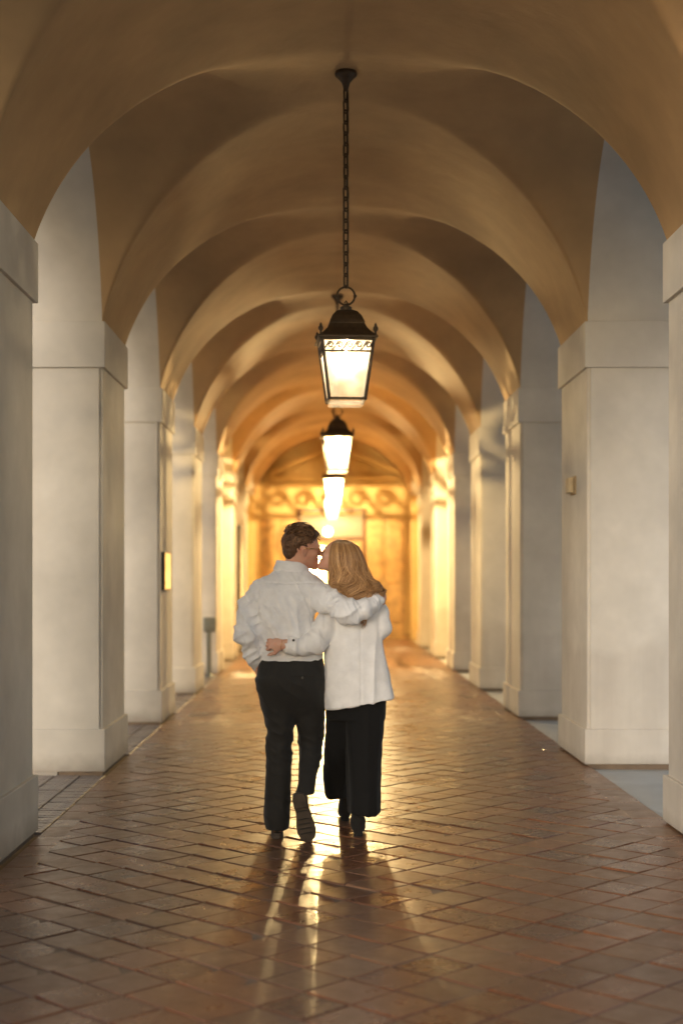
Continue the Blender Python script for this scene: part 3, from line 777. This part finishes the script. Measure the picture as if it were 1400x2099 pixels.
def hand(F, w_, d, n, s=1.0, curl=(.5, .7, .6), thumb=1, spread=.12, flip=1):
    """palm from wrist w_ along d, n = back-of-hand normal; fingers bend towards -n; thumb: side sign"""
    w_ = np.array(w_); d = np.array(d) / np.linalg.norm(d); n = np.array(n) - d * np.dot(n, d); n /= np.linalg.norm(n); b = np.cross(n, d) * thumb
    M3 = np.stack([b, d, n], 1)
    F.ell(w_ + d * .045 * s, np.array((.041, .052, .016)) * s, M3, .012)
    F.cone(w_ - d * .01, w_ + d * .03 * s, .024 * s, .026 * s, .02)
    for i, (o_, ln) in enumerate(((.030, .072), (.010, .082), (-.010, .077), (-.029, .060))):
        dirn = d + b * spread * (o_ / .03); dirn /= np.linalg.norm(dirn); p_ = w_ + d * .086 * s + b * o_ * s + n * .002; r0 = .0093 * s; ang = 0; prev = p_ - d * .012
        for j, fr in enumerate((.46, .30, .24)):
            ang += curl[j]; dj = dirn * math.cos(ang) - n * math.sin(ang); q = p_ + dj * ln * fr * s
            F.cone(p_, q, r0, r0 * .92, .004); p_ = q; r0 *= .92
    t0 = w_ + d * .022 * s + b * .028 * s; d1 = d * .65 + b * .62 - n * .30; d1 /= np.linalg.norm(d1); t1 = t0 + d1 * .042 * s; d2 = d * .9 + b * .2 - n * .35; d2 /= np.linalg.norm(d2); t2 = t1 + d2 * .032 * s; t3 = t2 + (d2 - n * .3) * .022 * s
    F.chain([t0, t1, t2, t3], [.014 * s, .0115 * s, .010 * s, .0085 * s], .008)
def facing(yaw, pitch=0, roll=0):
    """yaw clockwise from +Y seen from above, pitch up"""
    return np.array(Matrix.Rotation(-yaw, 3, 'Z') @ Matrix.Rotation(pitch, 3, 'X') @ Matrix.Rotation(roll, 3, 'Y'))

def lock_mesh(locks, name, m, parent, seg=5):
    V = []; Fc = []; sh = []
    for pts, rs, shade in locks:
        mb = MB(); mb.tube(pts, rs, seg); n = len(V); V += mb.v; Fc += [tuple(i + n for i in f) for f in mb.f]; sh += [shade] * len(mb.f)
    me = bpy.data.meshes.new(name); me.from_pydata(V, [], Fc); me.update(); me.materials.append(m)
    me.polygons.foreach_set('use_smooth', [True] * len(me.polygons)); a = me.attributes.new('shade', 'FLOAT', 'FACE'); a.data.foreach_set('value', np.array(sh, np.float32))
    return link(bpy.data.objects.new(name, me), parent)

# =================================================================== the man
# joints
mSL, mEL, mWL = P(535, 1212, .0), P(506, 1302, -.06), P(531, 1368, .02)
mSR, mER, mWR = P(640, 1206, -.01), P(708, 1257, -.20), P(777, 1231, -.10)
torso = [(1160, 575, 622, .03, .062), (1170, 563, 632, .02, .075), (1180, 546, 645, .01, .088), (1192, 531, 657, .0, .10), (1206, 524, 658, -.01, .112), (1230, 523, 651, -.02, .125),
         (1262, 526, 645, -.02, .13), (1300, 529, 652, -.01, .125), (1330, 531, 658, .0, .122), (1346, 530, 662, .0, .126), (1358, 533, 661, .0, .118)]
hips = [(1350, 533, 662, .0, .115), (1368, 529, 665, -.005, .126), (1390, 526, 667, -.015, .138), (1415, 530, 667, -.015, .128), (1438, 537, 666, -.005, .105), (1460, 552, 657, .01, .065), (1480, 575, 638, .02, .022)]
legL = [(1395, 527, 604, .0, .115), (1434, 535, 604, .0, .105), (1486, 545, 602, .01, .092), (1540, 545.5, 599, .01, .084), (1589, 544.5, 597, 0, .078), (1640, 543, 595.5, 0, .076), (1680, 543, 594.5, .0, .082), (1699, 546, 592, .01, .092)]
legR = [(1395, 594, 667, 0, .118), (1440, 601, 667, .03, .11), (1486, 609.5, 665, .07, .098), (1520, 612, 662, .10, .095), (1548, 613, 660, .07, .092), (1580, 612, 652, -.01, .08), (1604, 610, 647, -.08, .066), (1628, 604, 645, -.13, .058)]
mHc = P(621, 1122, .02); mHR = facing(R(74), R(-3), R(7))
# body: one continuous surface under the clothes
F = Field(.0055)
Lm = head(F, mHc, mHR, 1.0)
F.cone(Lm(-.0, -.03, -.06), P(598, 1172, .02), .056, .062, .03)
F.loft(torso[1:], .03, -.014); F.loft(hips, .03, -.014); F.loft(legL[:-1], .03, -.02); F.loft(legR[:-1], .03, -.022)
F.chain([mSL, mEL, mWL], [.042, .032, .024], .03); F.chain([mSR, mER, mWR], [.044, .036, .028], .03)
F.cone(P(569, 1680, .02), P(569, 1700, .03), .028, .026, .02); F.cone(P(569, 1703, .03), P(572, 1697, .18), .024, .018, .02)
F.cone(P(625, 1610, -.09), P(620, 1645, -.12), .026, .024, .02); F.cone(P(620, 1645, -.12), P(625, 1690, -.095), .022, .012, .02)
hand(F, mWR + np.array((.010, .004, .004)), (.20, .84, .48), (.95, -.28, .2), 1.0, (.4, .45, .4), thumb=-1)
hand(F, mWL, (.1, .35, -.9), (-.9, .2, -.1), .9, (.3, .3, .3), thumb=1)
man = realize('person', F, M_skin_m); tag(man, 'man in white shirt and black trousers, back turned, kissing a woman', 'person')
# shirt
F = Field(.006)
F.loft(torso, .02, 0.0)
F.chain([mSL + np.array((.012, 0, -.006)), P(511, 1248, -.02), mEL, P(517, 1342, -.02), mWL + np.array((0, 0, .012))], [.069, .057, .057, .043, .035], .035)
F.chain([mSR + np.array((-.02, 0, -.004)), P(672, 1229, -.11), mER, P(744, 1249, -.19), mWR + np.array((-.016, -.012, 0))], [.078, .070, .064, .050, .040], .03)
def shirt_disp(v):
    x, y, z = v.T; d = np.zeros(len(v))
    # long drag folds from the shoulder blades, short crush folds at the sleeves and waist
    q = np.stack([x * 17 + z * 5, y * 6, z * 3.2 - x * 2], 1); d += .024 * (ridge(q, 3) ** 2 - .35) * smooth01(z, 1.0, 1.12) * smooth01(z, 1.46, 1.30)
    waist = smooth01(z, 1.17, 1.06) * smooth01(z, 1.025, 1.07); q = np.stack([x * 22 + z * 8, y * 8, z * 10], 1); d += .011 * (ridge(q, 5) ** 2 - .35) * waist
    arm = ((x < -.365) | (x > .0) & (y < 8.12)).astype(float)
    q = np.stack([x * 8 + z * 10, y * 7, z * 21 - x * 14], 1); d += .018 * (ridge(q, 8) ** 2 - .4) * arm
    q = np.stack([x * 45, y * 30, z * 30], 1); d += .0030 * (vnoise(q, 9) - .5)
    q = np.stack([x * 34 + z * 16, y * 14, z * 9 - x * 8], 1); d += .008 * (ridge(q, 41) ** 4 - .3) * smooth01(z, 1.04, 1.1)
    yz = P(600, 1196)[2]; d -= .005 * np.exp(-((z - yz - .03 * np.abs(x + .2)) / .0045) ** 2) * (y < 8.2) * (np.abs(x + .2) < .15)       # yoke seam
    sx_ = P(530, 1240)[0]; d -= .006 * np.exp(-((x - sx_ - .06 * (z - 1.33)) / .005) ** 2) * (z > 1.27) * (z < 1.45)                       # armhole seams
    sx_ = P(637, 1240)[0]; d -= .006 * np.exp(-((x - sx_ + .05 * (z - 1.33)) / .005) ** 2) * (z > 1.27) * (z < 1.43) * (y < 8.2)
    return d
shirt = realize('shirt', F, M_shirt, man, shirt_disp, 1)
# collar: a folded band round the neck
F = Field(.0045)
def collar_ring(r, w, z0, z1, tilt):
    c = P(598, 1165, .025)
    def fn(X, Y, Z):
        x, y, z = X - c[0], Y - c[1], Z - c[2]; zz = z - tilt * x; rr = np.sqrt((x / 1.14) ** 2 + (y * 1.05) ** 2); ra = r + .35 * np.clip(-(zz - z1 + .012), 0, .05)
        return np.maximum(np.abs(rr - ra) - w, np.maximum(zz - z1, z0 - zz))
    F.add(c - np.array((.13, .12, .09)), c + np.array((.13, .12, .09)), fn, .004)
collar_ring(.073, .006, -.022, .040, -.10)
realize('collar', F, M_shirt, shirt, it=2)
# trousers
F = Field(.006)
F.loft(hips, .03); F.loft(legL, .04, p=2.2); F.loft(legR, .022, p=2.2)
def trous_disp(v):
    x, y, z = v.T; d = np.zeros(len(v))
    q = np.stack([x * 10, y * 8, z * 17 + x * 10], 1); w_ = np.exp(-((z - .56) / .12) ** 2) + .8 * np.exp(-((z - .14) / .10) ** 2) + .45 * np.exp(-((z - .82) / .1) ** 2) + .2
    d += .012 * (ridge(q, 12) ** 2 - .4) * w_
    d += .006 * (vnoise(np.stack([x * 24, y * 20, z * 6], 1), 15) - .5); return d
trs = realize('trousers', F, M_trous, man, trous_disp)
F = Field(.005); F.loft([(1349, 532, 662.5, 0, .121), (1361, 531, 663.5, 0, .123)], .0); realize('waistband', F, M_trous, trs, it=1)
mb = MB(); c = P(620, 1390, -.155); mb.lathe([(.007, -.002), (.007, .002), (.004, .003)], 12); xform(mb, Matrix.Translation(tuple(c + np.array((0, -.002, 0)))) @ Matrix.Rotation(R(90), 4, 'X')); mb.build('pocket_button', M_button, trs)
mb = MB(); pts = [tuple(P(px, 1386 - .03 * (px - 620), -.15 - .0 * px)) for px in (602, 612, 622, 632, 642)]; mb.tube(pts, .0022, 5); mb.build('pocket_welt', M_trous, trs)
# shoes
def shoe(base, Rm, parent, s=1.0, wd=1.0):
    Rm = np.array(Rm)
    def L(*q): return np.array(base) + Rm @ (np.array(q) * s)
    F = Field(.005)
    F.ell(L(0, .045, .056), np.array((.034, .046, .045)) * s, Rm, .02); F.ell(L(.0, .17, .042), np.array((.044, .075, .030)) * s, Rm, .02); F.ell(L(.002, .225, .035), np.array((.041, .058, .023)) * s, Rm, .02); F.cone(L(0, .06, .07), L(0, .13, .045), .034 * s, .034 * s, .03)
    o = realize('shoe', F, M_shoe, parent)
    out = [(-.030, .0), (-.036, .03), (-.035, .08), (-.032, .12), (-.044, .19), (-.046, .23), (-.036, .27), (-.012, .295), (.014, .295), (.038, .27), (.050, .23), (.050, .185), (.038, .13), (.034, .08), (.035, .03), (.028, .0), (.012, -.008), (-.014, -.008)][::-1]
    mb = MB(); out = [(x * wd, y) for x, y in out]; mb.prism(out, 0, .014)
    M4 = Matrix([list(Rm[0] * s) + [base[0]], list(Rm[1] * s) + [base[1]], list(Rm[2] * s) + [base[2]], [0, 0, 0, 1]])
    xform(mb, M4); so_ = mb.build('sole', M_sole, o, bevel=.004)
    mb = MB(); mb.prism([(x * .98, y) for x, y in out if y < .085], -.022, .001); xform(mb, M4); mb.build('heel_block', M_sole, so_, bevel=.004)
    mb = MB()
    for y in (.100, .150, .178, .206, .234): mb.box(-.034, .034, y, y + .006, -.004, .001)
    xform(mb, M4); mb.build('tread', M_black, so_)
    return o
zf = fz(-.28)
shoe((P(569, 1700, .0)[0], PDIST - .03, zf + .024), rotv(None, 'Z', R(3)), man)
# lifted foot: toe down on the tiles, sole to the camera
Rl = np.array(Matrix.Rotation(R(-11), 3, 'Y') @ Matrix.Rotation(R(-80), 3, 'X') @ Matrix.Rotation(R(4), 3, 'Y'))
hb = P(612, 1628, -.17)
shoe(tuple(hb), Rl, man, 1.0, 1.14)
# hair: cap + short waves
F = Field(.0045); Rm = mHR
F.ell(Lm(0, -.024, .036), (.081, .098, .086), Rm, .02); F.ell(Lm(0, .025, .082), (.060, .062, .030), Rm, .02); F.ell(Lm(0, -.075, -.01), (.066, .045, .07), Rm, .02)
F.ell(Lm(0, .085, -.03), (.10, .062, .075), Rm, .01, 'd')
for sx in (-1, 1): F.ell(Lm(sx * .085, .0, -.035), (.03, .034, .042), Rm, .008, 'd')
cap = realize('hair', F, M_hair_m, man, lambda v: .010 * (ridge(v * 42, 4) - .5) - .003)
a = cap.data.attributes.new('shade', 'FLOAT', 'FACE'); a.data.foreach_set('value', np.full(len(cap.data.polygons), .12, np.float32))
locks = []
rng = np.random.default_rng(3)
for k in range(900):
    th, ph = rng.uniform(0, 2 * math.pi), math.acos(rng.uniform(-.45, 1))
    u = np.array((math.sin(ph) * math.cos(th), math.sin(ph) * math.sin(th), math.cos(ph)))
    if u[1] > .55 and u[2] < .62: continue
    if abs(u[0]) > .5 and u[1] > -.35 and u[2] < .15: continue
    base_ = np.array((0, -.022, .030)) + u * np.array((.079, .099, .088))
    if u[2] < .45:                                       # sides and nape: short, combed down and back
        fl = np.array((0, -.35, -1.0)); ln = rng.uniform(.018, .030); lift = .25
    else:
        fl = np.array((rng.normal(0, .5), .75 + rng.normal(0, .3), .1)); ln = rng.uniform(.035, .065); lift = rng.uniform(.25, .65)
    fl = fl - u * (fl @ u); fl /= np.linalg.norm(fl) + 1e-9; sd_ = np.cross(u, fl); ph0 = rng.uniform(0, 6.28); pts = []; rs = []
    for j in range(7):
        t_ = j / 6; pp = base_ + fl * ln * t_ + u * (.002 + lift * ln * .55 * math.sin(t_ * 2.6)) + sd_ * .011 * math.sin(ph0 + t_ * 6.5) * t_
        pts.append(tuple(Lm(*pp))); rs.append(.0040 * (1 - .65 * t_))
    locks.append((pts, rs, float(np.clip(rng.normal(.42, .4), 0, 1))))
lock_mesh(locks, 'hair_waves', M_hair_m, cap)
# brows + glasses
mb = MB(); mb.tube([tuple(Lm(x, .094 - abs(x - .032) * .5, .017)) for x in (.016, .026, .036, .048)], [.002, .0035, .0032, .0015], 5); mb.build('eyebrow', M_hair_m, cap)
mb = MB()
for sx in (-1, 1):
    cc = [Lm(sx * .034 + .024 * math.cos(R(20 * k)), .108, -.006 + .019 * math.sin(R(20 * k))) for k in range(18)]; mb.tube([tuple(q) for q in cc], .002, 5, closed=True)
    mb.tube([tuple(Lm(sx * .057, .106, .002)), tuple(Lm(sx * .077, .060, .002)), tuple(Lm(sx * .084, -.005, .003)), tuple(Lm(sx * .083, -.024, -.006))], .0026, 5)
mb.tube([tuple(Lm(-.010, .109, -.001)), tuple(Lm(0, .112, .002)), tuple(Lm(.010, .109, -.001))], .0013, 5)
mb.build('glasses', M_gold, man, smooth=True)

# =================================================================== the woman
wSL, wEL, wWL = P(690, 1240, .0), P(645, 1318, -.13), P(590, 1322, -.165)
wSR, wER = P(764, 1224, .0), P(784, 1288, -.03)
coat = [(1203, 716, 752, .03, .06), (1211, 700, 768, .02, .085), (1220, 690, 772, .0, .10), (1240, 683, 778, -.01, .115), (1275, 676, 782, -.01, .122), (1307, 668, 783, -.01, .125), (1331, 664, 786, -.01, .13),
        (1366, 664, 793, -.01, .14), (1400, 665, 800, -.01, .145), (1433, 666, 808, -.01, .15), (1466, 667, 813, -.01, .155)]
wlegR = [(1400, 700, 790, -.0, .12), (1441, 703, 791, .0, .12), (1500, 708, 785, .0, .112), (1589, 712, 779, .01, .105), (1640, 713.5, 778, .01, .108), (1668, 714, 778, .01, .112)]
wlegL = [(1400, 667, 745, .02, .12), (1458, 668, 738, .06, .12), (1510, 669, 732, .12, .115), (1556, 667, 727, .20, .115), (1606, 665, 722, .32, .115), (1632, 666, 719, .36, .12)]
wHR = facing(R(-74), R(20), R(8)); s_w = .91
lip = P(656, 1149, .045); wHc = lip - wHR @ (np.array((0, .098, -.070)) * s_w)
F = Field(.0055)
Lw = head(F, wHc, wHR, s_w, True)
F.cone(Lw(0, -.03, -.06), P(731, 1206, .03), .047, .052, .03)
F.loft(coat[2:7], .03, -.016); F.loft([(1320, 672, 780, 0, .11), (1380, 672, 788, -.005, .125), (1430, 676, 788, 0, .12)], .04, -.01)
F.loft(wlegR[:-1], .03, -.045); F.loft(wlegL[:-2], .03, -.045); F.cone(P(695, 1540, .2), P(707, 1608, .56), .045, .02, .02)
F.chain([wSL, wEL, wWL], [.040, .036, .027], .03); F.chain([wSR, wER, P(770, 1300, .14)], [.04, .034, .026], .03)
F.cone(wWL, P(578, 1322, -.165), .026, .0235, .02)
hand(F, P(580, 1322, -.165), (-.97, .22, .05), (-.1, -.95, .25), .88, (.75, .95, .8), thumb=1, spread=.1)
hand(F, P(770, 1300, .14), (-.5, .8, .2), (.3, .2, .9), .85, (.3, .3, .3))
F.cone(P(733, 1650, .03), P(734, 1698, .035), .024, .022, .02); F.cone(P(734, 1700, .04), P(733, 1697, .15), .020, .014, .02)
F.cone(P(708, 1612, .57), P(708, 1660, .575), .018, .018, .01); F.cone(P(708, 1663, .58), P(707, 1664, .70), .018, .013, .02)
woman = realize('person', F, M_skin_w); tag(woman, 'blonde woman in white blazer and wide black trousers, kissing the man', 'person')
# blazer
F = Field(.006)
hemL, hemR = P(667, 1457, -.1), P(808, 1434, -.1); hs = (hemR[2] - hemL[2]) / (hemR[0] - hemL[0])
ztop = P(0, 1203)[2]
F.loft(coat, .02, 0, p=2.3, cut=lambda X, Y, Z: np.maximum(hemL[2] + hs * (X - hemL[0]) - Z, Z - ztop))
F.chain([wSL + np.array((0, 0, 0.0)), P(664, 1285, -.07), wEL + np.array((.006, 0, 0)), P(618, 1326, -.155)], [.058, .060, .059, .046], .03)
F.chain([P(618, 1326, -.155), P(595, 1325, -.163)], [.045, .047], .01)
F.chain([wSR, P(778, 1256, -.01), wER, P(774, 1300, .12)], [.046, .049, .048, .042], .03)
def coat_disp(v):
    x, y, z = v.T; d = np.zeros(len(v))
    q = np.stack([x * 13, y * 5, z * 2.0 + x * 2], 1); d += .012 * (ridge(q, 21) ** 2 - .35) * smooth01(z, 1.36, 1.15)
    arm = ((x < -.015) & (y < 8.15)).astype(float); q = np.stack([x * 14, y * 7, z * 18 + x * 12], 1); d += .011 * (ridge(q, 24) ** 2 - .4) * arm
    d += .003 * (vnoise(v * 30, 26) - .5)
    seam = np.exp(-((x - (735 - VX) * S1 - .01) / .006) ** 2) * (y < 8.15); d -= .004 * seam * smooth01(z, 1.30, 1.2)
    return d
blz = realize('blazer', F, M_blazer, woman, coat_disp)
# turned cuff with slit and button
F = Field(.0045); ca, cb = P(607, 1327, -.16), P(589, 1323, -.165)
F.cone(ca, cb, .052, .050, 0); 
cut_n = (cb - ca) / np.linalg.norm(cb - ca)
def cuff_cut(X, Y, Z):
    t = (X - ca[0]) * cut_n[0] + (Y - ca[1]) * cut_n[1] + (Z - ca[2]) * cut_n[2]; return np.minimum(t, .058 - t)
F.add(ca - .12, ca + .12, lambda X, Y, Z: cuff_cut(X, Y, Z), 0, 'd')
cuff = realize('cuff', F, M_blazer, blz, it=1)
mb = MB(); c = P(602, 1312, -.165); mb.lathe([(.007, -.003), (.007, .002), (.004, .004)], 12); xform(mb, Matrix.Translation((c[0], c[1] - .051, c[2])) @ Matrix.Rotation(R(75), 4, 'X')); mb.build('cuff_button', M_button, cuff)
# bracelet
mb = MB(); bc = P(577, 1322, -.165); mb.tube([(bc[0] + .004 * math.sin(q), bc[1] + .029 * math.cos(q), bc[2] + .029 * math.sin(q)) for q in [2 * math.pi * k / 20 for k in range(20)]], .0014, 5, closed=True); mb.build('bracelet', M_gold, woman)
# trousers
F = Field(.0065)
F.loft([(1400, 672, 792, 0, .125), (1440, 670, 792, .0, .125), (1475, 669, 789, .01, .12)], .03); F.loft(wlegR, .012, p=2.3)
zh = P(690, 1606, .33); zh2 = P(718, 1630, .36)
F.loft(wlegL, .012, p=2.3)
def wt_disp(v):
    x, y, z = v.T; a_ = smooth01(z, .95, .4)
    return .020 * (ridge(np.stack([x * 15, y * 11, z * 1.3], 1), 31) ** 1.5 - .45) * a_ + .004 * (vnoise(v * 22, 33) - .5)
realize('wide_trousers', F, M_velv, woman, wt_disp)
# boots
def boot(px, py_top, dd, foot_rz, parent):
    a_ = P(px, py_top, dd); x0, y0 = a_[0], a_[1]; z0 = fz(x0); F = Field(.005)
    F.cone((x0, y0, a_[2] + .13), (x0, y0 - .005, z0 + .10), .040, .038, .02); F.ell((x0, y0 - .002, z0 + .075), (.037, .042, .06), None, .02)
    c_, s_ = math.sin(foot_rz), math.cos(foot_rz)
    def q(f, u): return (x0 + c_ * f, y0 + s_ * f, z0 + u)
    F.cone(q(.01, .075), q(.10, .045), .036, .036, .03); F.ell(q(.15, .03), (.040, .065, .028), np.array(Matrix.Rotation(-foot_rz, 3, 'Z')), .03); F.ell(q(.20, .024), (.032, .05, .020), np.array(Matrix.Rotation(-foot_rz, 3, 'Z')), .02)
    o = realize('boot', F, M_suede, parent)
    mb = MB(); mb.lathe([(.025, 0), (.026, .02), (.034, .05)], 12, (x0, y0 - .008, z0 + .001)); mb.build('heel', M_suede, o)
    return o
boot(733.5, 1664, .03, R(4), woman)
boot(708, 1626, .57, R(-3), woman)
# hair: volume under it, then locks that follow the same outline
env = [(1107, 694, 708, .01, .02), (1111, 685, 720, .0, .05), (1120, 680, 731, -.005, .085), (1132, 678, 738, -.01, .105), (1146, 677, 743, -.01, .112), (1162, 678, 748, -.02, .112), (1184, 681, 757, -.045, .105), (1200, 684, 769, -.065, .095), (1213, 690, 773, -.08, .085), (1226, 700, 768, -.09, .07), (1238, 714, 755, -.10, .05)]
F = Field(.006); F.loft([(a, b + 4, c - 4, d, max(.02, e - .014)) for a, b, c, d, e in env[1:-1]], .02)
F.ell(Lw(0, .085, -.02), np.array((.12, .075, .12)) * s_w, wHR, .01, 'd')
whair = realize('hair', F, M_hair_w, woman, lambda v: .008 * (ridge(np.stack([v[:, 0] * 45, v[:, 1] * 45, v[:, 2] * 5], 1), 2) - .5))
a = whair.data.attributes.new('shade', 'FLOAT', 'FACE'); a.data.foreach_set('value', np.full(len(whair.data.polygons), .15, np.float32))
E_ = np.array(env, float)
def env_pt(py, ph, k):
    v = [np.interp(py, E_[:, 0], E_[:, c]) for c in range(1, 5)]; cx, rx = (v[0] + v[1]) / 2, (v[1] - v[0]) / 2
    base_ = P(cx, py, v[2]); return base_ + np.array((rx * S1 * k * math.cos(ph), -v[3] * k * math.sin(ph), 0))
locks = []
for cl in range(58):
    ph = R(-38) + R(220) * ((cl * .618) % 1); end = rng.uniform(1206, 1244); kk0 = rng.uniform(.90, 1.10); p0 = 2.6 * ph + rng.normal(0, .7); fr = rng.uniform(1.6, 2.1); amp = rng.uniform(.2, .38); sc = rng.normal(.5, .16)
    side = 1 if rng.random() < .5 else -1; curl = rng.uniform(.015, .04); st_ = 1107.5 + rng.random() ** 2 * 10
    for k in range(20):
        o1, o2 = rng.normal(0, .07), rng.normal(0, .018); e_ = end + rng.normal(0, 4); pts = []; rs = []; n = 24; r0 = rng.uniform(.0016, .0034); d0 = rng.normal(0, .25)
        for j in range(n):
            t_ = j / (n - 1); py = st_ + (e_ - st_) * t_; g = float(smooth01(np.array(t_), .28, .8)); a_ = p0 + d0 + 2 * math.pi * fr * t_
            q_ = env_pt(py, ph + o1 * (1.6 - .9 * g) + amp * g * math.sin(a_), kk0 + o2 + .11 * g * math.cos(a_))
            if t_ > .78:
                u_ = (t_ - .78) / .22; q_ = q_ + np.array((side * math.sin(u_ * 2.6), -.5 * u_, .55 * u_ * u_)) * curl
            pts.append(tuple(q_)); rs.append(r0 * (.75 + .35 * math.sin(math.pi * min(1, t_ * 1.15))) * (1 - .55 * max(0, (t_ - .8) / .2)))
        locks.append((pts, rs, float(np.clip(sc + rng.normal(0, .24), 0, 1))))
for k in range(26):                                     # the curl that shows below his arm
    x0 = rng.uniform(722, 752); pts = []; rs = []; p0 = rng.uniform(0, 6.28); ln_ = rng.uniform(54, 76)
    for j in range(14):
        t_ = j / 13; py = 1215 + t_ * ln_; xx = x0 + (744 - x0) * t_ * .75 + 5 * math.sin(2.2 + t_ * 6.5 + p0 * .15); pts.append(tuple(P(xx, py, -.14 - .018 * math.sin(math.pi * t_)))); rs.append(.0055 * (1 - .88 * t_))
    locks.append((pts, rs, float(np.clip(rng.normal(.35, .2), 0, 1))))
for k in range(90):                                     # loose strands
    ph = rng.uniform(R(-60), R(200)); st_ = rng.uniform(1108, 1150); e_ = rng.uniform(1190, 1246); p0 = rng.uniform(0, 6.28); kk = rng.uniform(1.08, 1.2); pts = []
    for j in range(14):
        t_ = j / 13; pts.append(tuple(env_pt(st_ + (e_ - st_) * t_, ph + .25 * t_ * math.sin(p0 + 7 * t_), 1 + (kk - 1) * math.sin(1.9 * t_) + .05 * t_ * math.sin(p0 + 9 * t_))))
    locks.append((pts, [.0009] * 14, .85))
lock_mesh(locks, 'hair_locks', M_hair_w, whair)
